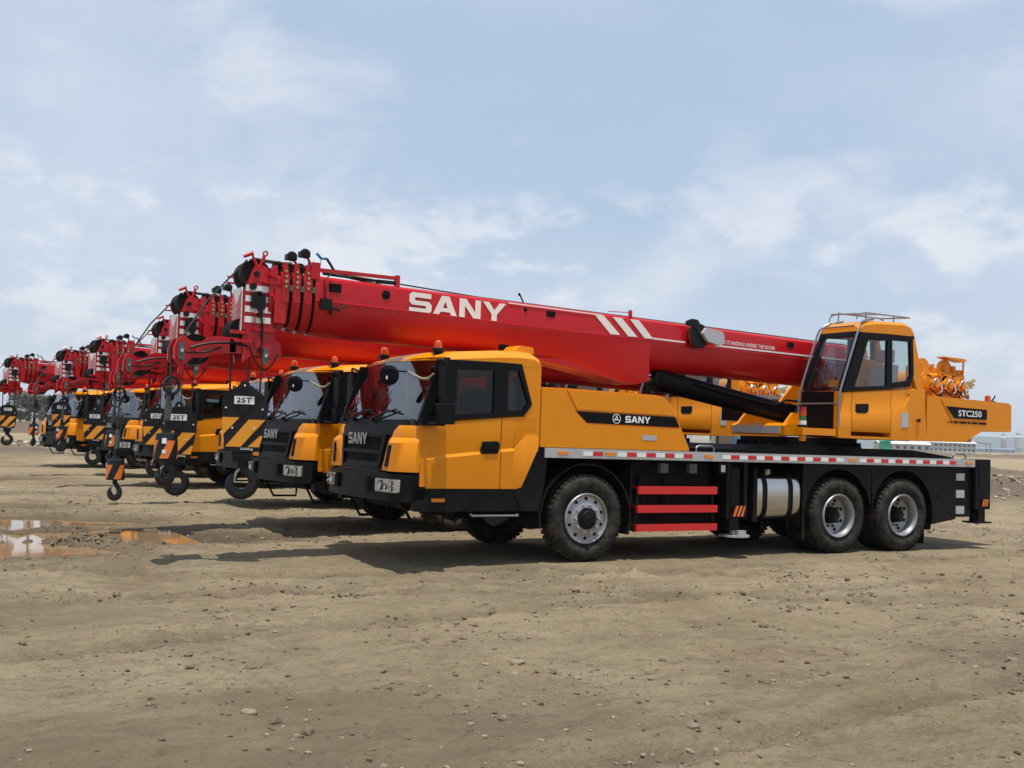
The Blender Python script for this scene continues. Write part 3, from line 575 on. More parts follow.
    for x in(6.72,7.05,7.36):
        s=MB(); s.cyl((x,.47,2.57),(x,.30,2.57),.085,seg=18); s.cyl((x,.30,2.57),(x,.24,2.57),.055,seg=12); s.box(x-.11,x+.05,.36,.46,2.64,2.72,.01); s.cyl((x-.02,.4,2.7),(x+.16,.4,2.72),.04,seg=12); B(s,'winch_motor','yellow',wn)
        s=MB(); s.tube([(x+.11*math.cos(t),.26+.03*math.sin(2*t),2.55+.12*math.sin(t)) for t in [R(200-270*k/12) for k in range(13)]],.014,6,mi=0); s.tube([(x-.1,.3,2.50),(x,.25,2.40),(x+.15,.28,2.38),(x+.2,.33,2.5)],.012,6,mi=1); B(s,'hose',['chrome','cable'],wn)
    s=MB(); s.box(7.5,7.72,.36,.46,2.55,2.66,.01); s.cyl((7.62,.4,2.62),(7.80,.4,2.70),.03,seg=10); s.cyl((7.55,.4,2.52),(7.66,.4,2.40),.03,seg=10); s.box(7.62,7.80,.38,.44,2.60,2.63); B(s,'valve_block','brass',wn)
    s=MB(); s.tube([(7.6,.47,2.5),(7.6,.45,2.97),(7.56,.45,3.01),(7.42,.45,3.0)],.016,8); s.prism([(6.98,3.03),(7.1,3.0),(7.45,2.965),(7.52,2.99),(7.45,3.02)],.32,.50,bev=.008); B(s,'rope_guide','yellow',wn)
    # ---- boom --------------------------------------------------------------
    zt=lambda x: 3.262-.0242*(x-.74)
    SEC=[(.0,0),(.17,0),(.235,-.012),(.265,-.04),(.275,-.08),(.275,-.292),(.283,-.297),(.283,-.315),(.274,-.322),(.272,-.39),(.255,-.48),(.215,-.58),(.15,-.655),(.075,-.695),(0,-.71)]
    SECF=SEC+[(-a,b_) for a,b_ in SEC[-2:0:-1]]
    def section(mb,x0,x1,s=1.0,mi=0,n=1,drop=0):
        xs=[x0+(x1-x0)*k/n for k in range(n+1)]; vs=[]; q=len(SECF)
        for x in xs:
            for y,z in SECF: vs.append((x,1.25+y*s,zt(x)-.355+(z+.355)*s-drop))
        fs=[(k*q+j,k*q+(j+1)%q,(k+1)*q+(j+1)%q,(k+1)*q+j) for k in range(n) for j in range(q)]+[tuple(range(q)),tuple(range(n*q,(n+1)*q))]
        mb._faces(vs,fs,mi)
    bo=MB(); section(bo,-3.30,5.95,1,n=6)
    # reinforcement bracket for the luffing cylinder: gusset sides that fade into the boom
    for s_ in(-1,1):
        y=1.25+s_*.268
        V5=[(-.75,2.93,.274),(1.62,2.95,.277),(1.63,2.36,.262),(1.40,2.305,.235),(-.45,2.60,.165)]
        bo._faces([(a,1.25+s_*c_,b_) for a,b_,c_ in V5]+[(a,1.25+s_*.05,b_) for a,b_,c_ in V5],[(0,1,2),(0,2,3),(0,3,4),(5,9,8,7,6)]+[(i,(i+1)%5,5+(i+1)%5,5+i) for i in range(5)])
    bo.prism([(-.3,2.58),(1.0,2.375),(1.42,2.315),(1.60,2.37),(1.60,2.60)],1.02,1.48,bev=.01)
    for k in range(11):
        x=-3.0+k*.8; bo.cyl((x,.962,zt(x)-.34),(x,.978,zt(x)-.34),.014,seg=8)
    for x in(3.05,): pass
    bo=B(bo,'boom','red',smooth=28)
    for x,z,r_ in((-2.40,3.20,.055),(-.42,3.19,.026)): s=MB(); s.cyl((x,.966,z),(x,.98,z),r_,seg=20); B(s,'boom_opening','under',bo)
    for x in(-.03,4.28): s=MB(); s.prism([(x-.07,zt(x)-.10),(x-.05,zt(x)-.075),(x+.05,zt(x)-.075),(x+.07,zt(x)-.10),(x+.07,zt(x)-.13),(x+.05,zt(x)-.155),(x-.05,zt(x)-.155),(x-.07,zt(x)-.13)],.966,.98); B(s,'boom_opening','under',bo)
    s=MB(); s.box(-3.13,-2.98,.965,.98,3.17,3.27); B(s,'boom_opening','under',bo)
    logo(1.37,.25,(-2.09,.967,zt(-2.09)-.31),(1,0,-.0242),(0,0,1),'white',bo)
    s=MB()
    def par(x0,x1,w0,w1): s.prism([(x0,zt(x0)-.045),(x0+w0,zt(x0)-.047),(x1+w1,zt(x1)-.285),(x1,zt(x1)-.285)],.966,.974)
    par(.67,.94,.15,.16); par(.97,1.24,.15,.155); par(1.26,1.52,.15,.15)
    s.prism([(-.68,zt(-.68)-.032),(.78,zt(.78)-.032),(.79,zt(.78)-.047),(-.68,zt(-.68)-.047)],.966,.974)
    s.prism([(1.64,zt(1.64)-.262),(2.24,zt(2.24)-.262),(2.24,zt(2.24)-.284),(1.66,zt(1.66)-.284)],.966,.974); s.prism([(2.80,zt(2.8)-.255),(5.6,zt(5.6)-.235),(5.6,zt(5.6)-.257),(2.80,zt(2.8)-.277)],.966,.974); B(s,'white_stripe','white',bo)
    text('NO STANDING UNDER THE BOOM',1.05,.055,(2.9,.966,zt(3.4)-.215),(1,0,-.0242),(0,0,1),'white',bo,bold=.012)
    # cable reel
    s=MB(); cx,cz=2.42,zt(2.4)-.17
    s.lathe([(.0,0),(.165,0),(.175,.01),(.165,.02),(.13,.025),(.13,.075),(.165,.08),(.175,.09),(.165,.10),(0,.10)],(cx,.86,cz),'y',32,mi=0); s.tube([(cx+.15*math.cos(t),.91,cz+.15*math.sin(t)) for t in [2*PI*k/24 for k in range(24)]],.018,6,mi=1,closed=True)
    s.prism([(cx-.26,zt(cx)-.02),(cx-.24,zt(cx)+.03),(cx-.15,zt(cx)+.065),(cx-.05,zt(cx)+.055),(cx+.05,cz+.10),(cx-.03,cz+.02),(cx-.10,zt(cx)-.05),(cx-.2,zt(cx)-.04)],.85,.89,bev=.006,mi=0); s=B(s,'cable_reel',['cable','red'],bo)
    c=MB(); c.prism([(cx+.0,cz+.04),(cx+.07,cz+.12),(cx+.36,cz+.085),(cx+.40,cz+.04),(cx+.40,cz-.085),(cx+.33,cz-.12),(cx+.10,cz-.075)],.80,.86,bev=.015); B(c,'reel_cover','grey',s)
    # fittings on top of the boom
    s=MB(); s.cyl((1.30,1.02,zt(1.3)-.01),(1.30,1.02,zt(1.3)+.085),.028,seg=12); s.tube([(1.28,1.02,zt(1.3)+.055),(.92,1.02,zt(.9)+.03)],.006,5); B(s,'boom_pin','red',bo)
    s=MB(); s.tube([(-.23,1.3,zt(0)-.02),(-.33,1.3,zt(0)+.16)],.011,6); s.cyl((-.33,1.3,zt(0)+.13),(-.34,1.3,zt(0)+.17),.016,seg=8); B(s,'antenna','cable',bo)
    s=MB(); s.box(-3.32,-2.22,1.01,1.06,3.405,3.445,.006); s.box(-2.26,-2.21,1.0,1.07,3.28,3.46,.006); s.box(-3.36,-3.25,.97,1.08,3.30,3.50,.01); s.box(-2.50,-2.26,1.01,1.08,3.345,3.385,.01,mi=1); s.tube([(-3.2,1.03,3.38),(-2.5,1.03,3.36)],.012,6,mi=1); B(s,'hose_guide',['red','cable'],bo)
    s=MB(); s.tube([(-3.02,1.1,3.43),(-3.13,1.1,3.58)],.016,6,mi=1); s.tube([(-3.13,1.1,3.58),(-3.2,1.1,3.575),(-3.26,1.1,3.63)],.017,6,mi=0); s.tube([(-3.2,1.1,3.57),(-3.21,1.1,3.45)],.004,4,mi=1); B(s,'wind_gauge',['bluep','cable'],bo)
    s=MB(); s.box(-3.24,-3.10,.93,.972,2.95,3.08,.015); s.tube([(-3.12,.95,2.98),(-3.0,.955,2.96),(-2.93,.96,3.02)],.013,6); s.tube([(-3.18,.95,3.08),(-3.2,.95,3.3),(-3.1,.96,3.4)],.008,5); s.cyl((-3.1,.95,2.95),(-3.1,.95,2.90),.02,seg=8); B(s,'length_sensor','cable',bo)
    # telescopic section collars
    xs=[(-3.44,-3.335,.985),(-3.575,-3.475,.955),(-3.71,-3.61,.925)]
    prev=-3.30
    for k,(x0,x1,s_) in enumerate(xs):
        c=MB(); section(c,x0,x1,s_,drop=-.01*k)
        for yy in(.985,1.46): c.prism([(x0+.005,3.22),(x0+.02,3.46),(x0+.06,3.47),(x1-.005,3.30),(x1-.005,3.2)],yy,yy+.05,bev=.006)
        c.box(x0+.01,x1-.01,.972-.01*(k>5),1.0,3.0,3.26,.008)
        if k==2: section(c,-3.84,x0+.001,.86,drop=.0)
        c=B(c,'boom_section','red',bo,smooth=28)
        d=MB(); section(d,x1-.02,x1+.06,s_*.93,drop=-.01*k); 
        for j in range(5): d.cyl((x1+.015,1.25-.25*s_,3.12-.11*j),(x1+.0,1.25-.262*s_,3.12-.11*j),.012,seg=6)
        B(d,'inner_section','under',c)
        r_=MB(); r_.cyl((x0+.05,.955,3.24),(x0+.05,.985,3.24),.020,seg=12,mi=0); r_.cyl((x0+.05,.955,3.18),(x0+.05,.985,3.18),.016,seg=10,mi=0); r_.cyl((x0+.05,.955,3.30),(x0+.05,.985,3.30),.016,seg=10,mi=0); r_.cyl((x0+.045,.96,3.36),(x0+.045,.985,3.36),.015,seg=8,mi=0); r_.box(x1-.01,x1+.035,.95,1.0,3.13,3.20,.004,mi=1); r_.lathe([(.07,-.02),(.07,.02),(0,.02)],(x0+.03,1.25,3.44),'y',16,mi=2); B(r_,'roller',['brass','greenish','cable'],c)
    for (x,z) in((-3.58,3.55),(-3.42,3.60)):
        s=MB(); s.tube([(x+.06,1.06,3.30),(x+.06,1.06,z-.08),(x+.02,1.06,z-.02)],.016,6,mi=0); s.lathe([(0,-.05),(.05,-.04),(.062,0),(.05,.045),(0,.05)],(x,1.04,z),'y',14,mi=1); s.box(x-.07,x+.05,1.0,1.1,z-.045,z+.02,.01,mi=1); B(s,'rope_roller',['red','cable'],bo)
    # boom head
    bh=MB()
    for y0,y1 in((1.055,1.085),(1.415,1.445)):
        bh.prism([(-4.10,2.28),(-4.13,2.7),(-4.12,3.10),(-4.02,3.38),(-3.96,3.42),(-3.88,3.40),(-3.78,3.31),(-3.765,2.66),(-3.74,2.56),(-3.67,2.52),(-3.655,2.40),(-3.70,2.31),(-3.76,2.30),(-3.79,2.36),(-4.0,2.36)],y0,y1,bev=.006)
    bh.box(-3.80,-3.77,1.085,1.415,2.6,3.28); bh.box(-3.95,-3.77,1.085,1.415,2.50,2.60); bh.box(-3.95,-3.64,1.085,1.415,2.38,2.42)
    bh.tube([(-3.97,1.07,3.37),(-4.03,1.07,3.48),(-4.04,1.07,3.54),(-4.14,1.07,3.49)],[.02,.02,.028,.02],8); bh.tube([(-3.95,1.07,3.38),(-3.90,1.07,3.52)],.02,8)
    bh.lathe([(.033,-.012),(.033,.012),(.018,.012),(.018,-.012)],(-3.89,1.07,3.55),'y',16,closed=True)
    bh.box(-3.92,-3.66,1.0,1.06,3.20,3.22)
    bh.cyl((-3.94,1.03,2.50),(-3.94,1.47,2.50),.05,seg=14); bh.box(-4.26,-4.05,1.03,1.06,2.595,2.635,.006); bh.box(-4.22,-4.0,1.04,1.46,2.50,2.53,.005)
    for k in range(2): bh.box(-4.24,-4.02,1.36,1.38,3.27-.07*k,3.29-.07*k)
    bh.prism([(-3.86,3.30),(-3.80,3.42),(-3.76,3.42),(-3.74,3.25)],1.0,1.03,bev=.005); bh.prism([(-3.70,3.2),(-3.69,3.47),(-3.655,3.47),(-3.65,3.2)],1.02,1.05,bev=.005)
    bh.box(-4.02,-3.74,1.03,1.05,2.64,2.68,.004); bh.cyl((-3.98,1.0,2.66),(-3.98,1.5,2.66),.02,seg=8); bh.tube([(-3.99,1.03,2.70),(-4.0,1.01,2.84),(-3.96,1.01,2.86)],.008,5); bh.box(-3.80,-3.66,.99,1.04,3.02,3.06,.004); bh.box(-3.78,-3.64,.985,1.0,2.75,3.15,.006)
    bh=B(bh,'boom_head','red',smooth=30)
    s=MB()
    for z0,z1 in((3.095,3.165),(2.975,3.045),(2.855,2.925),(2.735,2.805)): s.box(-4.105,-3.80,1.045,1.053,z0,z1)
    B(s,'white_bar','white',bh)
    s=MB(); s.box(-4.145,-4.135,1.06,1.44,2.60,3.14,mi=0)
    for k in range(5):
        z=2.60+k*.09
        z=2.60+k*.075
        s.prism([(1.065,z+.20),(1.065,z+.168),(1.25,z+.004),(1.435,z+.168),(1.435,z+.20),(1.25,z+.036)],-4.152,-4.146,axis='x',mi=1)
    B(s,'chevron_plate',['white','retred'],bh)
    for (cx,cz,r_,ys) in((-3.985,3.30,.175,(1.12,1.20,1.38)),(-4.10,2.62,.165,(1.14,1.25,1.36)),(-3.72,3.34,.09,(1.13,1.25,1.37))):
        s=MB()
        for y in ys: s.lathe([(0,-.02),(r_*.55,-.018),(r_*.85,-.03),(r_,-.04),(r_,-.03),(r_*.88,0),(r_,.03),(r_,.04),(r_*.85,.03),(r_*.55,.018),(0,.02)],(cx,y,cz),'y',32)
        s.cyl((cx,1.04,cz),(cx,1.46,cz),.035,seg=14); B(s,'sheave','cable',bh)
    s=MB(); s.box(-4.04,-3.88,1.0,1.045,2.90,3.07,.012); s.box(-3.96,-3.91,.99,1.04,2.80,2.92,.01); s.tube([(-3.93,1.01,2.84),(-3.90,1.02,2.7),(-3.9,1.03,2.5),(-3.93,1.03,2.40)],.012,6); s.cyl((-4.03,1.05,3.15),(-4.03,1.0,3.15),.04,seg=12); s.box(-3.98,-3.93,1.0,1.04,3.05,3.10); B(s,'junction_box','cable',bh)
    # single-top arm in front of the boom head
    aa=MB()
    A=[(-4.02,2.545),(-4.42,2.555),(-4.50,2.53),(-4.56,2.485),(-4.64,2.47),(-4.70,2.485),(-4.76,2.53),(-4.83,2.50),(-4.87,2.40),(-4.87,2.27),(-4.82,2.21),(-4.74,2.22),(-4.66,2.29),(-4.52,2.30),(-4.40,2.36),(-4.02,2.375)]
    for y0 in(1.08,1.39): aa.prism(A,y0,y0+.03,bev=.006)
    aa.box(-4.25,-4.18,1.08,1.42,2.38,2.53); aa.cyl((-4.62,1.05,2.38),(-4.62,1.45,2.38),.03,seg=12); aa.cyl((-4.82,1.05,2.30),(-4.82,1.45,2.30),.02,seg=10); aa=B(aa,'auxiliary_arm','red',bh)
    s=MB()
    for cx,cz,r_ in((-4.62,2.39,.175),):
        for y in(1.17,1.25,1.33): s.lathe([(0,-.02),(r_*.8,-.02),(r_,-.035),(r_,.035),(r_*.8,.02),(0,.02)],(cx,y,cz),'y',32)
    B(s,'arm_sheave','cable',aa)
    s=MB(); s.tube(sag((-4.7,1.06,2.40),(-4.05,1.06,2.46),-.05,8),.014,6); s.tube(sag((-4.05,1.0,2.46),(-3.72,.98,2.38),.22,10),.010,6); s.tube(sag((-4.75,1.06,2.35),(-4.35,1.07,2.43),.03,6),.01,6); B(s,'control_cable','cable',aa)
    for (x,y,z) in((-4.80,1.04,2.42),(-3.86,1.0,2.42)):
        s=MB(); s.box(x-.03,x+.03,y-.03,y+.03,z-.16,z+.03,.012,mi=0); s.box(x-.015,x+.015,y-.038,y-.028,z-.08,z-.04,mi=1); s.tube([(x,y,z-.2),(x+.01,y,z-.32)],.004,4,mi=2); B(s,'limit_switch',['greenish','hl','redstep'],aa)
    s=MB(); s.tube([(-4.09,1.1,3.46),(-4.5,1.15,2.97),(-4.80,1.2,2.46)],.011,6); s.tube([(-4.02,1.13,3.49),(-3.6,1.13,3.47),(-2.4,1.15,3.34)],.013,6); s.tube([(-4.02,1.25,3.49),(-3.2,1.25,3.45),(-1.0,1.25,3.33),(5.95,1.25,3.17),(6.75,1.25,2.8)],.010,6); B(s,'hoist_rope','rope',bh)
    return root
# ================================================================== HOOK BLOCKS (origin at the rope's top end)
def make_main_hook():   # local: rope top z=0 at the boom head (2.5 m up), lug top at z=-LEN set by the copy; here built with lug top at z=-.46
    r=empty('main_hook_block'); Z=-.46
    s=MB()
    P=[(-.245,-.33),(-.25,-.21),(-.22,-.12),(-.10,-.055),(.10,-.055),(.20,-.12),(.262,-.25),(.255,-.40),(.20,-.74),(.19,-.79),(-.19,-.79),(-.20,-.74)]
    for y in(-.15,.12): s.prism([(x,Z+z) for x,z in P],y,y+.03,bev=.006)
    s.prism([(-.07,Z-.07)]+[(.06*math.cos(R(180-22.5*k)),Z-.03+.06*math.sin(R(180-22.5*k))) for k in range(9)]+[(.07,Z-.07)],-.16,-.10,bev=.006)
    s.box(-.17,.17,-.12,.12,Z-.78,Z-.70,.01); s.box(-.11,.11,-.10,.10,Z-.90,Z-.78,.012); s.cyl((0,0,Z-.98),(0,0,Z-.88),.07,seg=18)
    for x,z in((-.2,-.29),(.21,-.30),(-.12,-.52),(.12,-.52),(0,-.03)): s.cyl((x,-.172,Z+z),(x,-.14,Z+z),.011,seg=10,mi=1)
    s.cyl((0,-.17,Z-.31),(0,-.14,Z-.31),.05,seg=18); s.box(-.11,.11,-.16,-.148,Z-.845,Z-.825,.003); 
    body=s.build('hook_block_body',['hookblack','white'],r)
    s=MB()
    for y in(-.07,0,.07): s.lathe([(0,-.02),(.15,-.02),(.19,-.03),(.18,0),(.19,.03),(.15,.02),(0,.02)],(0,y,Z-.31),'y',28)
    s.build('sheave','cable',r)
    s=MB()
    s.prism([(-.22,Z-.60),(-.045,Z-.40),(-.235,Z-.40),(-.235,Z-.415)][:3]+[(-.238,Z-.43)],-.158,-.152); s.prism([(-.19,Z-.735),(-.02,Z-.735),(.247,Z-.42),(.06,Z-.42)],-.158,-.152); s.prism([(.06,Z-.735),(.19,Z-.735),(.222,Z-.61),(.20,Z-.60)],-.158,-.152)
    s.build('hazard_stripe','stripeyellow',r)
    s=MB(); s.box(-.11,.115,-.162,-.153,Z-.245,Z-.155); pl=s.build('load_plate','white',r)
    text('25T',.17,.06,(-.085,-.168,Z-.23),(1,0,0),(0,0,1),'hookblack',pl,bold=.02)
    text('220kg',.14,.03,(-.02,-.165,Z-.775),(1,0,0),(0,0,1),'white',r,bold=.01)
    s=MB(); c=Z-1.15; pts=[];rs=[]
    pts.append((0,0,Z-.93));rs.append(.055); pts.append((.02,0,Z-.975));rs.append(.055)
    for k in range(17):
        a=R(68-290*k/16); pts.append((.135*math.cos(a),0,c+.135*math.sin(a))); rs.append(lerp([(0,.05),(5,.062),(9,.066),(13,.055),(16,.022)],k))
    s.tube(pts,rs,14); 
    s.build('hook','hooksteel',r)
    s=MB(); s.tube([(-.01,-.01,Z-.98),(-.06,-.01,Z-1.03),(-.085,0,Z-1.13)],.016,6); s.build('safety_latch','alu',r)
    s=MB()
    for x,y in((-.19,-.07),(.18,-.07),(-.19,.07),(.18,.07),(.02,.10)): s.cyl((x*.9,y,Z-.20),(x,y,.05),.009,seg=6)
    s.cyl((.02,-.14,Z-.0),(.03,-.14,.0),.008,seg=6)
    s.build('rope','rope',r)
    return r
def make_aux_hook(ln):     # local: rope top z=0 at the arm sheave; weight top at z=-ln
    r=empty('auxiliary_hook'); Z=-ln
    s=MB(); s.lathe([(0,.04),(.05,.03),(.055,.0),(.11,-.01),(.118,-.03),(.130,-.29),(.12,-.30),(0,-.30)],(0,0,Z),'z',28); s.cyl((0,0,Z+.14),(0,0,Z),.035,seg=12); s.build('hook_weight','hookblack',r)
    s=MB()   # slanted stripes wrapped round the weight
    for a0 in(-150,-60,30,120):
        vs=[];n=8
        for j in range(n+1):
            t=j/n; z=Z-.285+.20*t; rr=lerp([(0,.1315),(1,.124)],t)
            for w_ in(0,1,2,3): 
                a=R(a0+38*t+w_*14); vs.append((rr*math.cos(a),rr*math.sin(a),z))
        s._faces(vs,[(j*4+i,j*4+i+1,j*4+i+5,j*4+i+4) for j in range(n) for i in range(3)])
    s.build('hazard_stripe','stripeorange',r)
    s=MB(); 
    for (a0,a1,z0,z1) in((-140,-118,-.06,-.12),(-138,-120,-.19,-.23)):
        vs=[]
        for k in range(5):
            a=R(a0+(a1-a0)*k/4)
            for z in(z0,z1): vs.append((.128*math.cos(a)*(1.0 if z>-.1 else 1.03),.128*math.sin(a)*(1.0 if z>-.1 else 1.03),Z+z))
        s._faces(vs,[(2*k,2*k+1,2*k+3,2*k+2) for k in range(4)])
    s.build('load_plate','white',r)
    s=MB(); c=Z-.47; pts=[(0,0,Z-.28),(0,0,Z-.345),(.03,0,Z-.37)];rs=[.034,.034,.034]
    for k in range(17):
        a=R(60-285*k/16); pts.append((.085*math.cos(a),0,c+.085*math.sin(a))); rs.append(lerp([(0,.033),(6,.046),(10,.046),(13,.036),(16,.014)],k))
    s.tube(pts,rs,12); s.build('hook','hooksteel',r)
    s=MB(); s.tube([(-.01,0,Z-.36),(-.05,0,Z-.40),(-.06,0,Z-.47)],.010,6); s.build('safety_latch','alu',r)
    s=MB(); s.prism([(-.028,Z+.12),(.028,Z+.12),(.038,Z+.30),(.014,Z+.42),(-.014,Z+.42),(-.03,Z+.28)],-.02,.02,bev=.008); s.build('rope_socket','greenish',r)
    s=MB(); s.tube([(0,0,Z+.44),(.012,.0,(Z+.4)*.5),(-.01,0,.02)],.011,6); s.tube([(.03,.02,Z+.4),(.05,.02,Z+.6),(.02,.02,Z+.72)],.008,5); s.build('rope','rope',r)
    s=MB(); zz=max(-.45,Z+.50)+0; zz=-.42; s.lathe([(.105,-.02),(.105,.02),(.082,.02),(.082,-.02)],(.02,-.02,zz),'y',24,closed=True)
    for k in range(3):
        a=R(30+120*k); s.cyl((.02,-.02,zz),(.02+.09*math.cos(a),-.02,zz+.09*math.sin(a)),.007,seg=5)
    s.cyl((.02,-.02,zz+.1),(.01,-.0,0),.005,seg=5); s.build('trip_ring','hookblack',r)
    return r
def copy_tree(o,parent=None):
    c=o.copy(); COL.objects.link(c)
    if parent is not None: c.parent=parent
    for ch in o.children: copy_tree(ch,c)
    return c
OFF=[(0,0,0),(.105,4.099,.055),(.802,8.729,.039),(.475,15.968,.233),(.264,21.29,.295),(-.525,26.927,.278)]
def place(o,k,lx=0,ly=0,lz=0,rot=0):   # put o at a local point of crane k
    dx,dy,a=OFF[k]; c,s=math.cos(a),math.sin(a); X=lx-2; Y=ly-1.25
    o.location=(c*X-s*Y+2+dx,s*X+c*Y+1.25+dy,lz); o.rotation_euler=(0,0,a+rot)
crane=make_crane()
desc=['nearest truck crane, seen whole along its side with three wheels in view',
 'second truck crane from the front, its cab right behind the nearest cab',
 'third truck crane of the row, cab mostly hidden behind the largest hook block',
 'fourth truck crane, its orange door seen left of the largest hook block',
 'fifth truck crane of the row, second cab from the far end, turned towards the camera',
 'farthest truck crane, last in the row, whose boom head reaches the left edge']
allc=[crane]+[copy_tree(crane) for _ in range(5)]
for k,o in enumerate(allc): place(o,k); tag(o,desc[k],'truck crane','yellow truck cranes with red booms parked in a row')
mh=make_main_hook()
md=['largest black hook block with yellow stripes and 25T plate, hanging from the nearest boom',
 'black striped hook block hanging behind the nearest small hook weight, from the second boom',
 'black striped hook block hanging from the third boom, left of the second one',
 'black striped hook block hanging from the fourth boom, in front of an orange cab',
 'black striped hook block hanging from the fifth boom, over the last cab of the row',
 'farthest black striped hook block, at the left edge of the row against bare ground']
mtop=[2.04,1.84,1.88,1.86,2.10,2.03]
for k in range(6):
    o=mh if k==0 else copy_tree(mh); place(o,k,-4.0,1.25,mtop[k]+.46,rot=[-.33,-.30,-.36,-.42,-.38,-.45][k])
    tag(o,md[k],'hook block','main hook blocks hanging from the boom heads')
ad=['largest small hook under an orange striped drum weight, before the second hook block',
 'small hook with orange striped weight that hangs lowest, above the open ground',
 'small hook with orange striped weight hanging right behind the lowest small hook',
 'small hook with orange striped weight hanging before the farthest orange cab',
 'leftmost small hook with orange striped weight, hanging free before distant trees']
at=[1.44,1.02,1.38,1.41,1.42]
ax=[-4.87,-4.86,-4.80,-4.76,-4.72]
a1=make_aux_hook(2.36-1.41); a2=make_aux_hook(2.36-1.02)
for k in range(5):
    o=a2 if k==1 else (a1 if k==0 else copy_tree(a1)); place(o,k,ax[k],1.25,2.36+(at[k]-1.41 if k!=1 else 0),rot=[.3,-.9,.2,-.4,.8][k])
    tag(o,ad[k],'crane hook','auxiliary hooks hanging from the front arms')
# ================================================================== CAMERA
F,yaw,pit,rol=1085.687,0.52019665,0.04740216,0.03363288
CP=Vector((-7.589053,-11.249226,1.538185))
fw=Vector((math.sin(yaw)*math.cos(pit),math.cos(yaw)*math.cos(pit),math.sin(pit))); rt=Vector((math.cos(yaw),-math.sin(yaw),0)); up=rt.cross(fw)
rr=rt*math.cos(rol)+up*math.sin(rol); uu=-rt*math.sin(rol)+up*math.cos(rol)
cd=bpy.data.cameras.new('camera'); cam=bpy.data.objects.new('camera',cd); COL.objects.link(cam)
cam.matrix_world=Matrix(((rr.x,uu.x,-fw.x,CP.x),(rr.y,uu.y,-fw.y,CP.y),(rr.z,uu.z,-fw.z,CP.z),(0,0,0,1)))
cd.sensor_fit='HORIZONTAL'; cd.sensor_width=36; cd.lens=F/1024*36; cd.clip_start=.05; cd.clip_end=30000; sc.camera=cam
def world(px,py,z):  # ground position under a picture point, used once for laying out far things
    d=fw+rr*(px-512)/F-uu*(py-384)/F; t=(z-CP.z)/d.z; return CP+d*t
def far(px,D):       # ground point in the direction px at depth D
    d=fw+rr*(px-512)/F; d=Vector((d.x,d.y,0)); d=d/ (d.dot(Vector((fw.x,fw.y,0)).normalized())); return Vector((CP.x,CP.y,0))+d*D
# ================================================================== GROUND
def fb(x,y,s,o=4): return noise.fractal(Vector((x*s,y*s,3.7)),1.0,2.1,o)
POOLS=[(-6.7,3.3,1.5,1.15,.0),(-5.75,2.95,.45,.5,.3),(-5.6,4.6,1.1,.7,.3),(-4.75,4.45,1.15,1.0,.25),(-5.1,6.6,1.1,.45,.1),(-4.5,5.0,.65,.42,.0),(-6.2,6.9,1.35,.85,.2),(-6.9,5.2,.7,.6,.2),(-6.4,10.0,1.3,.35,0),(-5.6,19.5,1.6,.5,0),(-7.2,13.6,1.5,.4,0)]
SINK=[(-3.6,.2,1.7,1.0,.085),(-5.3,.4,1.5,.8,.05),(-3.6,4.2,1.6,.9,.04)]
HUMP=[(-5.35,3.75,.40,.25,.20),(-5.0,3.4,.6,.2,.10),(-6.2,4.2,.8,.22,.10),(-6.0,5.05,.9,.35,.07),(-5.2,5.4,.5,.25,.07),(-4.1,4.2,.4,.3,.07),(-4.45,4.75,.3,.25,.06),(-6.1,3.9,.5,.2,.05),(-5.0,3.0,.6,.18,.05)]
TRK=[(-14,1.0,3,-3.4,1.2),(-12,-3.6,9,-1.9,.9),(-8.6,-8.2,14,-3.6,-1.0),(-9.2,-2,-4.6,24,.8),(-3,-9,12,-7.2,.8)]
def track(x,y):
    m=0
    for (ax,ay,bx,by,cv) in TRK:
        ux,uy=bx-ax,by-ay; ln=math.hypot(ux,uy); ux/=ln;uy/=ln; tt=(x-ax)*ux+(y-ay)*uy
        if 0<tt<ln:
            oo=-(x-ax)*uy+(y-ay)*ux-cv*math.sin(PI*tt/ln)-.15*noise.noise(Vector((tt*.4,ax,0))); fade=min(1,tt/2,(ln-tt)/2)
            for c0 in(-.98,.98): m=max(m,fade*math.exp(-((oo-c0)/.19)**4)*(.7+.5*noise.noise(Vector((x*1.7,y*1.7,4)))))
    return m
def wetness(x,y):
    m=0
    for (cx,cy,rx,ry,a) in POOLS:
        c,s=math.cos(a),math.sin(a); u=((x-cx)*c+(y-cy)*s)/(rx+.6); v=(-(x-cx)*s+(y-cy)*c)/(ry+.45); m=max(m,math.exp(-(u*u+v*v)*.8))
    return max(0,min(1,m*1.5+.5*noise.noise(Vector((x*2,y*2,1)))-.15 if m>.12 else 0))
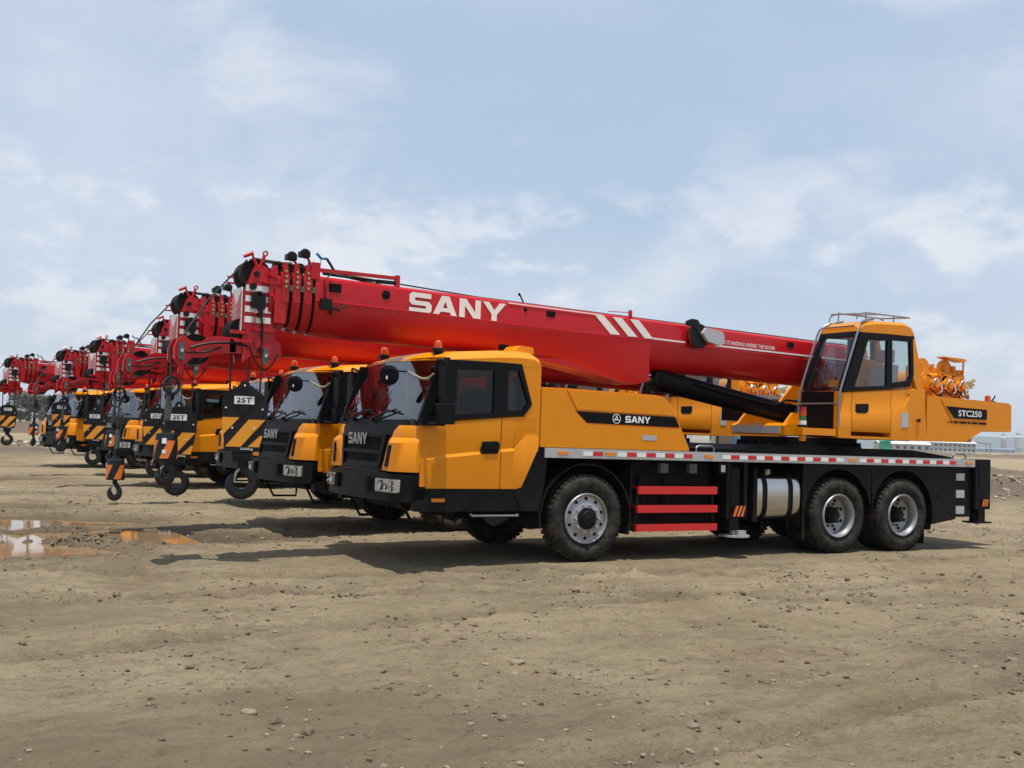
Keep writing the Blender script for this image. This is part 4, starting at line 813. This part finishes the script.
def hgt(x,y):
    d=math.hypot(x-CP.x,y-CP.y)
    h=.03*fb(x,y,.35)+.022*fb(x,y,1.3)+(.017*fb(x+5,y,4.5,5)+.008*fb(x,y+9,13,3) if d<40 else 0)
    wheel=1.0
    for wx in(0,4.37,5.72):
        for wy in(.15,2.35):
            q=math.hypot(x-wx,y-wy)
            if q<.9: wheel=min(wheel,q/.9)
    if -3<x<8.5 and -.8<y<3.3: h*=.45
    h*=wheel
    # smooth ruts that run across in front of the row
    r_=math.sin((y*.9+x*.15+fb(x,y,.2)*2.2)*1.7); h+=.012*r_ if x<-2 or y<-1 else 0
    if d<45:
        for (ax,ay,bx,by,cv) in TRK:
            ux,uy=bx-ax,by-ay; ln=math.hypot(ux,uy); ux/=ln;uy/=ln; tt=(x-ax)*ux+(y-ay)*uy; 
            if 0<tt<ln:
                oo=-(x-ax)*uy+(y-ay)*ux-cv*math.sin(PI*tt/ln)-.15*noise.noise(Vector((tt*.4,ax,0))); fade=min(1,tt/2,(ln-tt)/2)
                for c0 in(-.98,.98):
                    q=abs(oo-c0)
                    if q<.5: h+=fade*(-.028*math.exp(-(q/.17)**4)+.022*math.exp(-((q-.27)/.07)**2)*(1+1.5*fb(x,y,5,2)))+ (fade*.008*(1 if math.sin(tt*34)>0 else -1) if q<.15 else 0)
    for (cx,cy,rx,ry,a) in POOLS:
        c,s=math.cos(a),math.sin(a); u=((x-cx)*c+(y-cy)*s)/rx; v=(-(x-cx)*s+(y-cy)*c)/ry; q=u*u+v*v
        if q<5: h-=.13*math.exp(-q*1.3)
    for (cx,cy,rx,ry,a) in SINK: q=((x-cx)/rx)**2+((y-cy)/ry)**2; h-=a*math.exp(-q)
    for (cx,cy,rx,ry,a) in HUMP: q=((x-cx)/rx)**2+((y-cy)/ry)**2; h+=a*math.exp(-q)*(1+1.2*fb(x,y,6,4))
    # spoil heaps behind the row on the right, rubble on the left, far embankment on the left
    t=(y-.72*x); 
    def band(px0,px1): return 1
    dd=Vector((x-CP.x,y-CP.y,0)); f0=Vector((fw.x,fw.y,0)).normalized(); D=dd.dot(f0)
    if D>5:
        pxx=512+F*(dd.dot(rt))/D/math.cos(pit)
        def bump(c,w,a,x0,x1):
            if x0-60<pxx<x1+60 and abs(D-c)<w*3:
                e=min(1,max(0,(pxx-x0+60)/60))*min(1,max(0,(x1+60-pxx)/60)); return a*math.exp(-((D-c)/w)**2)*e*max(.1,1+.7*fb(x,y,.25,5)+.35*fb(x,y,1.5,4))
            return 0
        h+=bump(31,2.6,.60,860,1400)+bump(44,4,.35,860,1400)+bump(62,5,.5,800,1400)+bump(54,5,.42,-400,150)+bump(42,3,.35,-400,120)
        h+=bump(250,25,.9,-500,1400)
        h+=max(0,(D-70)/400)*.0
    return h
def build_ground():
    rad=[.0,.6];k=1.017
    while rad[-1]<30: rad.append(rad[-1]*1.0085+.003)
    while rad[-1]<9000: rad.append(rad[-1]*(1.022 if rad[-1]<300 else 1.12))
    an=[];a=-180.
    c0=math.degrees(yaw)
    while a<180:
        an.append(a); q=abs(a); a+= .16 if q<33 else (.8 if q<60 else 5)
    vs=[];fs=[];n=len(an)
    for r_ in rad[1:]:
        for a in an:
            t=R(c0+a); x=CP.x+r_*math.sin(t); y=CP.y+r_*math.cos(t)
            vs.append((x,y,hgt(x,y) if r_<700 else -.0))
    vs.append((CP.x,CP.y,0)); c=len(vs)-1
    tr=[track(v[0],v[1]) if abs(v[0]-CP.x)<40 and abs(v[1]-CP.y)<45 else 0 for v in vs]; wt=[wetness(v[0],v[1]) if abs(v[0]-CP.x)<12 and abs(v[1]-CP.y)<40 else 0 for v in vs]
    for j in range(n): fs.append((c,j,(j+1)%n))
    for i in range(len(rad)-2):
        for j in range(n): j2=(j+1)%n; fs.append((i*n+j,(i+1)*n+j,(i+1)*n+j2,i*n+j2))
    me=bpy.data.meshes.new('ground'); me.from_pydata(vs,[],fs); me.polygons.foreach_set('use_smooth',[True]*len(me.polygons)); me.update()
    bm=bmesh.new(); bm.from_mesh(me); bmesh.ops.recalc_face_normals(bm,faces=bm.faces)
    if sum(f.normal.z for f in list(bm.faces)[:200])<0: bmesh.ops.reverse_faces(bm,faces=bm.faces)
    bm.to_mesh(me); bm.free()
    for nm,dt in(('track',tr),('wet',wt)): me.attributes.new(nm,'FLOAT','POINT').data.foreach_set('value',dt)
    o=bpy.data.objects.new('ground',me); COL.objects.link(o); o['kind']='structure'; return o
def ground_mat():
    m,nt,b=newmat('dry_dirt'); N=nt.nodes;K=nt.links
    g=N.new('ShaderNodeNewGeometry'); P=g.outputs['Position']
    def nz(scale,det=8,rough=.6,sx=1,sy=1,off=0,ang=0):
        mp=N.new('ShaderNodeMapping'); mp.inputs['Scale'].default_value=(sx,sy,.3); mp.inputs['Location'].default_value=(off,off*2,0); mp.inputs['Rotation'].default_value=(0,0,R(ang)); K.new(P,mp.inputs['Vector'])
        n=N.new('ShaderNodeTexNoise'); n.inputs['Scale'].default_value=scale; n.inputs['Detail'].default_value=det; n.inputs['Roughness'].default_value=rough; K.new(mp.outputs[0],n.inputs['Vector']); return n.outputs['Fac']
    def mr(v,a,c,t0=0,t1=1):
        q=N.new('ShaderNodeMapRange'); q.inputs['From Min'].default_value=a; q.inputs['From Max'].default_value=c; q.inputs['To Min'].default_value=t0; q.inputs['To Max'].default_value=t1; K.new(v,q.inputs['Value']); return q.outputs[0]
    def mix(f,a,c,bt='MIX'):
        q=N.new('ShaderNodeMix'); q.data_type='RGBA'; q.blend_type=bt
        for v,nm in((f,'Factor'),(a,'A'),(c,'B')):
            if isinstance(v,(tuple,float)): q.inputs[nm].default_value=v
            else: K.new(v,q.inputs[nm])
        return q.outputs['Result']
    sand=(.315,.243,.142,1); pale=(.42,.335,.21,1); damp=(.125,.095,.062,1); red=(.20,.125,.078,1); grey=(.165,.142,.104,1)
    c=mix(mr(nz(.55,10,.62,1,.55,0,20),.38,.66),sand,pale)
    c=mix(mr(nz(.30,9,.66,1,2.6,7,-8),.50,.68,0,.6),c,grey)
    c=mix(mr(nz(.42,9,.6,1.2,1.6,31,30),.54,.70,0,.6),c,red)
    c=mix(mr(nz(1.6,12,.76,.7,2.2,13,-6),.50,.70,0,.62),c,damp)
    c=mix(mr(nz(3.8,12,.8,1,1.4,51,12),.52,.64,0,.75),c,pale)
    c=mix(mr(nz(4.6,12,.82,.8,1.7,151,4),.53,.64,0,.75),c,(.15,.115,.072,1))
    c=mix(mr(nz(7,10,.8,1,1.3,3),.52,.68,0,.75),c,damp)
    c=mix(mr(nz(34,6,.8,1,1,9),.53,.66,0,.65),c,(.11,.085,.058,1))
    c=mix(mr(nz(130,4,.8,1,1,99),.54,.66,0,.6),c,(.10,.078,.055,1))
    c=mix(mr(nz(75,5,.8,1,1,19),.55,.68,0,.6),c,(.46,.385,.27,1))
    sx0=N.new('ShaderNodeSeparateXYZ'); K.new(P,sx0.inputs[0]); c=mix(mr(sx0.outputs['Z'],.10,.38,0,.75),c,(.105,.082,.062,1))
    c=mix(mr(nz(.17,8,.68,1,1.8,63,15),.50,.64,0,.62),c,(.175,.135,.085,1))
    at_=N.new('ShaderNodeAttribute'); at_.attribute_name='track'
    def mulf(a,k):
        q=N.new('ShaderNodeMath'); q.operation='MULTIPLY'; K.new(a,q.inputs[0])
        if isinstance(k,float): q.inputs[1].default_value=k
        else: K.new(k,q.inputs[1])
        return q.outputs[0]
    c=mix(mulf(at_.outputs['Fac'],mr(nz(5,9,.8,1,1,41),.35,.6,.25,.75)),c,(.135,.105,.070,1))  # packed wheel tracks; darker colour also stands in for the ruts' weak shading
    aw=N.new('ShaderNodeAttribute'); aw.attribute_name='wet'
    c=mix(mulf(aw.outputs['Fac'],.72),c,(.115,.078,.046,1))
    # low wet ground round the puddles
    sx=N.new('ShaderNodeSeparateXYZ'); K.new(P,sx.inputs[0])
    wet=mr(sx.outputs['Z'],-.018,-.075,0,1)
    wmask=N.new('ShaderNodeMath'); wmask.operation='MULTIPLY'; K.new(wet,wmask.inputs[0]); K.new(mr(sx.outputs['Y'],1.6,2.6,0,1),wmask.inputs[1])
    c=mix(wmask.outputs[0],c,(.115,.078,.044,1))
    K.new(c,b.inputs['Base Color'])
    r=mr(wmask.outputs[0],0,1,.95,.55); K.new(r,b.inputs['Roughness']); b.inputs['Specular IOR Level'].default_value=.25
    h1=nz(3.2,12,.7); h2=nz(24,8,.7,1,1,5); h3=nz(90,3,.6,1,1,2)
    vo=N.new('ShaderNodeTexVoronoi'); vo.inputs['Scale'].default_value=26; K.new(P,vo.inputs['Vector'])
    vs_=mr(vo.outputs['Distance'],.0,.22,1,0)
    keep=mr(nz(8,3,.5,1,1,77),.55,.62)
    mu=N.new('ShaderNodeMath'); mu.operation='MULTIPLY'; K.new(vs_,mu.inputs[0]); K.new(keep,mu.inputs[1])
    def add(a,c_,k):
        q=N.new('ShaderNodeMath'); q.operation='MULTIPLY_ADD'; K.new(c_,q.inputs[0]); q.inputs[1].default_value=k; K.new(a,q.inputs[2]); return q.outputs[0]
    h=add(add(add(h1,h2,.32),h3,.10),mu.outputs[0],.12)
    bp=N.new('ShaderNodeBump'); bp.inputs['Strength'].default_value=1.0; bp.inputs['Distance'].default_value=.14; K.new(h,bp.inputs['Height']); K.new(bp.outputs[0],b.inputs['Normal'])
    return m
G=build_ground(); M['dirt']=ground_mat(); G.data.materials.append(M['dirt'])
# puddle water: one level sheet, its shoreline is where the ground dips under it
m,nt,b=newmat('muddy_water'); b.inputs['Base Color'].default_value=(.26,.17,.085,1); b.inputs['Roughness'].default_value=.05; b.inputs['IOR'].default_value=1.33; b.inputs['Specular IOR Level'].default_value=.55
N=nt.nodes;K=nt.links; n1=N.new('ShaderNodeTexNoise'); n1.inputs['Scale'].default_value=3; tc=N.new('ShaderNodeTexCoord'); K.new(tc.outputs['Object'],n1.inputs['Vector']); bp=N.new('ShaderNodeBump'); bp.inputs['Strength'].default_value=.05; bp.inputs['Distance'].default_value=.01; K.new(n1.outputs['Fac'],bp.inputs['Height']); K.new(bp.outputs[0],b.inputs['Normal']); M['water']=m
s=MB(); 
for (cx,cy,rx,ry,a) in POOLS: pass
s._faces([(-12,1.6,-.044),(-3.85,1.6,-.044),(-3.85,8.6,-.044),(-12,8.6,-.044),(-12,8.604,-.060),(-3.85,8.604,-.060),(-3.85,24,-.060),(-12,24,-.060)],[(0,1,2,3),(4,5,6,7)])
w=s.build('puddle_water','water',smooth=None); w['kind']='structure'
# scattered stones and clods
M['stone']=paint('stone',(.22,.18,.125),.9,var=.25,scale=12,bump=.5); M['clod']=paint('dark_clod',(.12,.093,.062),.95,var=.3,bump=.6)
M['rubble']=paint('pale_rubble',(.40,.36,.29),.9,var=.35,scale=4,bump=.5)
def rocks(name,spots,mats,seed):
    rnd=random.Random(seed); vs=[];fs=[];mi=[]
    ico=bmesh.new(); bmesh.ops.create_icosphere(ico,subdivisions=1,radius=1); iv=[v.co.copy() for v in ico.verts]; fi=[[v.index for v in f.verts] for f in ico.faces]; ico.free()
    for (x,y,r_) in spots:
        b0=len(vs); q=Matrix.Rotation(rnd.random()*6,3,'Z')@Matrix.Rotation(rnd.random()*.6,3,'X'); sx,sy,sz=rnd.uniform(.7,1.4),rnd.uniform(.6,1.1),rnd.uniform(.35,.8)
        z=hgt(x,y)
        for v in iv:
            p=v*(1+rnd.uniform(-.22,.22)); p=q@Vector((p.x*sx,p.y*sy,p.z*sz))*r_; vs.append((x+p.x,y+p.y,z+p.z+r_*.12))
        m_=rnd.randrange(len(mats))
        for f in fi: fs.append([b0+i for i in f]); mi.append(m_)
    me=bpy.data.meshes.new(name); me.from_pydata(vs,[],fs); 
    for m_ in mats: me.materials.append(M[m_])
    me.polygons.foreach_set('material_index',mi); me.update(); o=bpy.data.objects.new(name,me); COL.objects.link(o); return o
rnd=random.Random(3); sp=[]
for k in range(11000):
    D=2.5+26*rnd.random()**1.25; px=rnd.uniform(-150,1170); p=far(px,D); x,y=p.x,p.y
    if -2.8<x<8.6 and -.35<y<2.9: continue
    if fb(x,y,.6)<-.25+rnd.random()*.5: continue
    sp.append((x,y,rnd.choice([.005,.006,.008,.010,.013,.020])*(1+1.2*(rnd.random()<.05))))
for (cx,cy,sd,n,rm) in((-5.4,3.7,.3,110,.045),(-5.1,3.3,.35,90,.03),(-4.2,4.3,.35,90,.035),(-6.0,5.0,.5,60,.03),(-3.2,3.9,.6,40,.02)):
    for k in range(n): sp.append((rnd.gauss(cx,sd),rnd.gauss(cy,sd*.7),rm*rnd.uniform(.3,1)))
for k in range(12000):
    D=7+17*rnd.random(); px=rnd.uniform(-60,1090); p=far(px,D); x,y=p.x,p.y
    if -2.8<x<8.6 and -.2<y<2.9: continue
    if fb(x+3,y,.8)<-.2+rnd.random()*.7: continue
    sp.append((x,y,rnd.choice([.008,.010,.014,.018,.026])*(1+.8*(rnd.random()<.06))))
o=rocks('loose_stones',sp,['stone','clod','clod'],1); tag(o,'small stones and dark clods scattered over the dry dirt','stones',kind='stuff')
sp=[]
for k in range(3800):
    D=rnd.gauss(58,5); px=rnd.uniform(-150,175); p=far(px,D); sp.append((p.x,p.y,.17*rnd.random()**3+.03))
for k in range(2200):
    D=rnd.gauss(44,5); px=rnd.uniform(880,1300); p=far(px,D); sp.append((p.x,p.y,.09*rnd.random()**2+.03))
for k in range(700):
    D=rnd.gauss(31,1.8); px=rnd.uniform(880,1300); p=far(px,D); sp.append((p.x,p.y,.07*rnd.random()**2+.02))
o=rocks('rubble',sp,['rubble','stone','clod'],2); tag(o,'pale broken rubble spread over the low mounds behind the cranes','rubble',kind='stuff')
# ================================================================== FAR THINGS
M['wallgrey']=paint('prefab_wall',(.40,.41,.42),.7,var=.08,scale=.3); M['dark']=paint('dark_opening',(.04,.045,.05),.5); M['roofwhite']=paint('white_roof',(.66,.68,.69),.6,var=.06,scale=.2)
M['blueroof']=paint('blue_sheet_roof',(.16,.27,.38),.5,var=.06,scale=.2); M['bluebox']=paint('blue_container',(.06,.22,.42),.5,var=.1); M['tanbox']=paint('tan_container',(.42,.36,.20),.6,var=.1); M['greensheet']=paint('green_sheet',(.05,.35,.25),.6,var=.15)
M['creamv']=paint('cream_vehicle',(.50,.49,.40),.45,var=.08); M['brownv']=paint('brown_box',(.17,.13,.10),.6,var=.1); M['concrete']=paint('silo_concrete',(.45,.46,.47),.8,var=.08,scale=.2)
M['bark']=paint('bark',(.10,.085,.07),.9,var=.3); M['leafgrey']=paint('dry_foliage',(.085,.09,.065),.9,var=.3)
M['hill']=paint('far_hill',(.06,.075,.06),.95,var=.2,scale=.01)
f0=Vector((fw.x,fw.y,0)).normalized()
def at(o,px,D,turn=0,z=0):   # stand o at that bearing and distance, its front (-Y) towards the site
    p=far(px,D); o.location=(p.x,p.y,z); o.rotation_euler=(0,0,math.atan2(-f0.x,f0.y)+turn)
def prefab(w,h,n,rows,mat,roof,name='site_building'):
    r=empty(name); s=MB(); s.box(-w/2,w/2,0,10,0,h); s.build('wall',mat,r)
    s=MB(); s.prism([(-.8,h),(5,h+1.4),(10.8,h),(10.8,h+.25),(5,h+1.7),(-.8,h+.25)],-w/2-.6,w/2+.6,axis='x'); s.build('roof',roof,r)
    proto=None
    for j in range(rows):
        for i in range(n):
            x=-w/2+w*(i+.5)/n; z=h*(j+.35)/rows
            if proto is None:
                s=MB(); s.box(-.9,.9,-.06,.0,0,h/rows*.42); proto=s.build('window','dark',r); o=proto
            else: o=proto.copy(); COL.objects.link(o); o.parent=r
            o.location=(x,0,z)
    return r
b1=prefab(46,6.6,14,2,'wallgrey','roofwhite'); at(b1,944,760); tag(b1,'long low grey site building with two rows of windows under the counterweight','building','low buildings beyond the bare ground')
b2=prefab(30,4.2,7,1,'wallgrey','roofwhite'); at(b2,906,640); tag(b2,'short pale site hut left of the long grey building, below the nearest operator cab','building','low buildings beyond the bare ground')
b3=prefab(60,5,8,1,'wallgrey','blueroof'); at(b3,995,1500); tag(b3,'far shed with pale blue roof on the horizon below the two silos','building','low buildings beyond the bare ground')
# open shelter with a blue roof
r=empty('shelter'); s=MB(); s.prism([(-9,9.4),(-8.6,9.8),(9,8.0),(9,7.5)],-4,4); s.build('roof','blueroof',r)
for x,h_ in((-8,9.4),(7.5,7.9)):
    for y in(-3.5,3.5):
        s=MB(); s.cyl((x,y,0),(x,y,h_),.22,seg=8); s.build('post','dark',r)
at(r,980,900); tag(r,'open shelter with a thin sloping blue roof right of the long building','shelter')
# silos
def silo(h,rad):
    r=empty('silo'); s=MB(); s.lathe([(0,h+3),(rad*.5,h+2.4),(rad,h),(rad,8),(rad*.3,3.5),(0,3.5)],(0,0,0),'z',20); s.build('tank','concrete',r)
    for a in range(4):
        s=MB(); x,y=rad*.85*math.cos(a*PI/2+.7),rad*.85*math.sin(a*PI/2+.7); s.cyl((x,y,0),(x,y,9),.4,seg=8); s.build('leg','concrete',r)
    s=MB(); s.box(-rad*.5,rad*.5,-rad*.5,rad*.5,h+3,h+6); s.tube([(rad+.6,0,0),(rad+.6,0,h+5)],.3,6); s.build('filter_house','concrete',r)
    return r
a=silo(24,4.2); at(a,1004,1700); tag(a,'left of two pale cement silos on the horizon at the right edge','silo','cement silos on the horizon')
a=silo(25,5.2); at(a,1019,1650); tag(a,'right and wider of two pale cement silos at the right edge','silo','cement silos on the horizon')
# parked site vehicles and boxes seen through the gap above the nearest deck
def truck(kind):
    body,name={'cream':('creamv','site_truck')}[kind]
    r=empty(name); s=MB(); s.prism([(-3.4,.7),(-3.45,1.5),(-3.1,2.5),(-1.6,2.6),(-1.5,.7)],-1.1,1.1,bev=.08); s.build('cab',body,r); s=MB(); s.box(-1.3,3.4,-1.15,1.15,.95,2.75,.04); s.build('cargo_box',body,r)
    s=MB(); s.box(-3.3,3.3,-.9,.9,.55,.8); s.build('chassis','under',r); s=MB(); s.prism([(-3.38,1.6),(-3.12,2.35),(-1.9,2.4),(-1.9,1.6)],-1.12,1.12); s.build('window','dark',r)
    for x in(-2.5,2.1):
        for y in(-1.0,.8):
            s=MB(); s.lathe([(.25,0),(.45,.01),(.5,.05),(.5,.2),(.45,.24),(.25,.24)],(x,y,.5),'y',20,closed=True); w_=s.build('wheel','rubber',r); s=MB(); s.cyl((x,y+.02,.5),(x,y+.2,.5),.27,seg=14); s.build('rim','silver',w_)
    return r
t=truck('cream'); at(t,706,175,turn=1.25); t.scale=(1.25,)*3; tag(t,'cream box truck parked far behind, seen above the black deck','truck')
def crate(w,h,mat,top):
    r=empty('container'); s=MB(); s.box(-w/2,w/2,-1.2,1.2,.15,h,.03)
    n=int(w/.3)
    for k in range(n): s.box(-w/2+.1+k*.3,-w/2+.22+k*.3,-1.24,-1.2,.3,h-.15)
    s.build('container_body',mat,r); s=MB(); s.prism([(-w/2-.2,h+.003),(w/2+.3,h+.02),(w/2+.1,h+.2),(-w/2,h+.14)],-1.35,1.35); s.build('roof_sheet',top,r); return r
for px,D,w_,h_,mt,tp_,lb in((743.5,172,2.7,3.5,'bluebox','greensheet','blue container with a green sheet on top behind the nearest deck'),(761,168,2.9,3.3,'tanbox','greensheet','tan container right of the blue one, under a green sheet'),(727,178,2.7,3.5,'brownv','roofwhite','brown container with a white roof sheet behind the cream truck'),(886,170,1.0,2.6,'greensheet','greensheet','green sheeted stack beyond the deck below the operator cab')):
    o=crate(w_,h_,mt,tp_); at(o,px,D); tag(o,lb,'container','containers standing on the far ground')
# trees on the far left embankment
def tree(h,rad,seed):
    rn=random.Random(seed); r=empty('bare_tree'); s=MB(); s.tube([(0,0,0),(.1,0,h*.35),(-.05,.1,h*.7)],[.30,.2,.08],8)
    tips=[]
    for k in range(26):
        a=rn.random()*6.28; z0=h*rn.uniform(.25,.6); l=rad*rn.uniform(.5,1); e=(l*math.cos(a),l*math.sin(a),z0+h*rn.uniform(.12,.38)); s.tube([(0,0,z0),(e[0]*.5,e[1]*.5,z0+(e[2]-z0)*.65),e],[.09,.06,.02],5); tips.append(e)
    s.build('trunk','bark',r); vs=[];fs=[]
    for k in range(5200):
        t=rn.choice(tips); q=Vector((rn.gauss(t[0],rad*.16),rn.gauss(t[1],rad*.16),rn.gauss(t[2],h*.06))); d=Vector((rn.uniform(-1,1),rn.uniform(-1,1),rn.uniform(-.6,1))).normalized(); e=d.orthogonal().normalized(); l=rn.uniform(.16,.42)
        b0=len(vs); vs+=[q-d*l-e*l*.35,q+d*l,q+e*l*.45]; fs.append((b0,b0+1,b0+2))
    me=bpy.data.meshes.new('crown'); me.from_pydata(vs,[],fs); me.materials.append(M['leafgrey']); o=bpy.data.objects.new('crown',me); COL.objects.link(o); o.parent=r; return r
protos=[tree(8.5,4.6,1),tree(6,4.2,2)]
lab=['wide grey tree on the embankment behind the leftmost small hook','lower bush-like tree right of the wide grey tree','small tree touching the far cab at left','small far tree at the left edge of the embankment','low tree between the wide tree and the far cab']
for k,(px,D,s_,pr_) in enumerate(((31,262,1.0,0),(45,270,.85,1),(52,250,.62,1),(-20,280,.8,0),(22,255,.6,1))):
    o=protos[pr_] if k<2 else copy_tree(protos[pr_]); at(o,px,D,turn=k*1.3); o.location.z=.1; o.scale=(s_,)*3; tag(o,lab[k],'tree','trees on the far embankment')
# dark earth bank in front of the trees
M['bank']=paint('bank_earth',(.115,.075,.05),.95,var=.35,scale=.4)
s=MB(); vs=[];fs=[];n=90
for k in range(n+1):
    px=-520+690*k/n; e=min(1,(n-k)/12)
    for dd,hh in((118,-.2),(124,1.15*e),(131,1.35*e),(150,1.2*e),(165,-.2)):
        p=far(px,dd); vs.append((p.x,p.y,hh*(1+.25*noise.noise(Vector((px*.03,dd,0)))) if hh>0 else hh))
for k in range(n):
    for j in range(4): a=k*5+j; fs.append((a,a+5,a+6,a+1))
s._faces(vs,fs); o=s.build('embankment','bank'); o['kind']='structure'
# hills
vs=[];fs=[];n=160
for k in range(n+1):
    px=-700+2600*k/n; p=far(px,5200); q=far(px,7200); hh=26+34*(noise.noise(Vector((px*.004,1.3,0)))+.5)+10*noise.noise(Vector((px*.02,4,0)))
    env=max(.0,min(1,(px-560)/420)); hh=hh*env+8
    vs+=[(p.x,p.y,-3),(p.x+ (q.x-p.x)*.5,p.y+(q.y-p.y)*.5,hh*1.55),(q.x,q.y,-3)]
for k in range(n): a=3*k; fs+=[(a,a+3,a+4,a+1),(a+1,a+4,a+5,a+2)]
me=bpy.data.meshes.new('hills'); me.from_pydata(vs,[],fs); me.materials.append(M['hill']); o=bpy.data.objects.new('hills',me); COL.objects.link(o); o['kind']='structure'
# ================================================================== AIR
HZ=True
if HZ:
    s=MB(); s.box(-9500,9500,-9500,9500,-8,140); hz=s.build('haze','white',smooth=None); hz['kind']='stuff'
    m=bpy.data.materials.new('haze_air'); m.use_nodes=True; nt=m.node_tree; nt.nodes.clear(); o_=nt.nodes.new('ShaderNodeOutputMaterial'); v=nt.nodes.new('ShaderNodeVolumePrincipled'); v.inputs['Color'].default_value=(.86,.93,1,1); v.inputs['Density'].default_value=.00014; v.inputs['Anisotropy'].default_value=.2; nt.links.new(v.outputs[0],o_.inputs['Volume']); hz.data.materials.clear(); hz.data.materials.append(m)
# ================================================================== LIGHT AND SKY
dx,dy=.05,.17     # shadow shift per metre of height
sd=Vector((-dx,-dy,1)).normalized()
sl=bpy.data.lights.new('sun','SUN'); sl.energy=4.5; sl.angle=R(.6); sl.color=(1,.955,.88); so=bpy.data.objects.new('sun',sl); COL.objects.link(so); so.rotation_euler=sd.to_track_quat('Z','Y').to_euler(); so.location=(0,0,30)
wd=bpy.data.worlds.new('World'); sc.world=wd; wd.use_nodes=True; nt=wd.node_tree;N=nt.nodes;K=nt.links; bg=N['Background']; bg.inputs['Strength'].default_value=.10
sk=N.new('ShaderNodeTexSky'); sk.sky_type='NISHITA'; sk.sun_disc=False; sk.sun_elevation=math.asin(sd.z); sk.sun_rotation=math.atan2(sd.x,sd.y); sk.air_density=1.0; sk.dust_density=1.8; sk.ozone_density=1.2; sk.altitude=10
tc=N.new('ShaderNodeTexCoord'); D_=tc.outputs['Generated']
def mp(sx,sy,sz,ox=0,oy=0,oz=0):
    q=N.new('ShaderNodeMapping'); q.inputs['Scale'].default_value=(sx,sy,sz); q.inputs['Location'].default_value=(ox,oy,oz); K.new(D_,q.inputs['Vector']); return q.outputs[0]
def nz(v,s_,d=8,r_=.55,dist=0):
    q=N.new('ShaderNodeTexNoise'); q.inputs['Scale'].default_value=s_; q.inputs['Detail'].default_value=d; q.inputs['Roughness'].default_value=r_; q.inputs['Distortion'].default_value=dist; K.new(v,q.inputs['Vector']); return q.outputs['Fac']
def mr(v,a,c,t0=0,t1=1,sm=True):
    q=N.new('ShaderNodeMapRange'); q.interpolation_type='SMOOTHSTEP' if sm else 'LINEAR'; q.inputs['From Min'].default_value=a; q.inputs['From Max'].default_value=c; q.inputs['To Min'].default_value=t0; q.inputs['To Max'].default_value=t1; K.new(v,q.inputs['Value']); return q.outputs[0]
def mul(a,c):
    q=N.new('ShaderNodeMath'); q.operation='MULTIPLY'; K.new(a,q.inputs[0])
    if isinstance(c,float): q.inputs[1].default_value=c
    else: K.new(c,q.inputs[1])
    return q.outputs[0]
def mixc(f,a,c):
    q=N.new('ShaderNodeMix'); q.data_type='RGBA'
    for v,nm in((f,'Factor'),(a,'A'),(c,'B')):
        if isinstance(v,(tuple,float)): q.inputs[nm].default_value=v
        else: K.new(v,q.inputs[nm])
    return q.outputs['Result']
sxyz=N.new('ShaderNodeSeparateXYZ'); K.new(D_,sxyz.inputs[0]); Zd=sxyz.outputs['Z']
CL=1.0
c0=mixc(.62,sk.outputs[0],(4.9,6.4,8.5,1))
veil=mr(nz(mp(1,1,2.2,.3,.1),1.7,5,.5,.4),.32,.74,.08,.68)         # thin high cloud
c=mixc(veil,c0,(7.15,7.6,8.5,1))
wisp=mr(nz(mp(1,1,1.6,5.1,1.3,.9),4.0,9,.6,.3),.52,.74,0,.6)
c=mixc(wisp,c,(7.9,8.1,8.6,1))
cum=mul(mr(nz(mp(1,1,2.0,8.4,3.2,1.2),7.5,10,.58,.1),.50,.62,0,.6),mul(mr(Zd,.02,.07),mr(Zd,.16,.30,1,0)))
c=mixc(cum,c,(8.6,8.65,8.9,1))
hor=mr(Zd,.0,.14,.55,0); c=mixc(hor,c,(7.8,8.1,8.65,1))
K.new(c,bg.inputs['Color'])
sc.view_settings.view_transform='Standard'; sc.view_settings.look='None'; sc.view_settings.exposure=.10; sc.view_settings.gamma=1
sc.render.engine='CYCLES'; sc.cycles.max_bounces=8; sc.cycles.transparent_max_bounces=16; sc.cycles.volume_bounces=0; sc.cycles.use_denoising=True; sc.cycles.caustics_reflective=False; sc.cycles.caustics_refractive=False
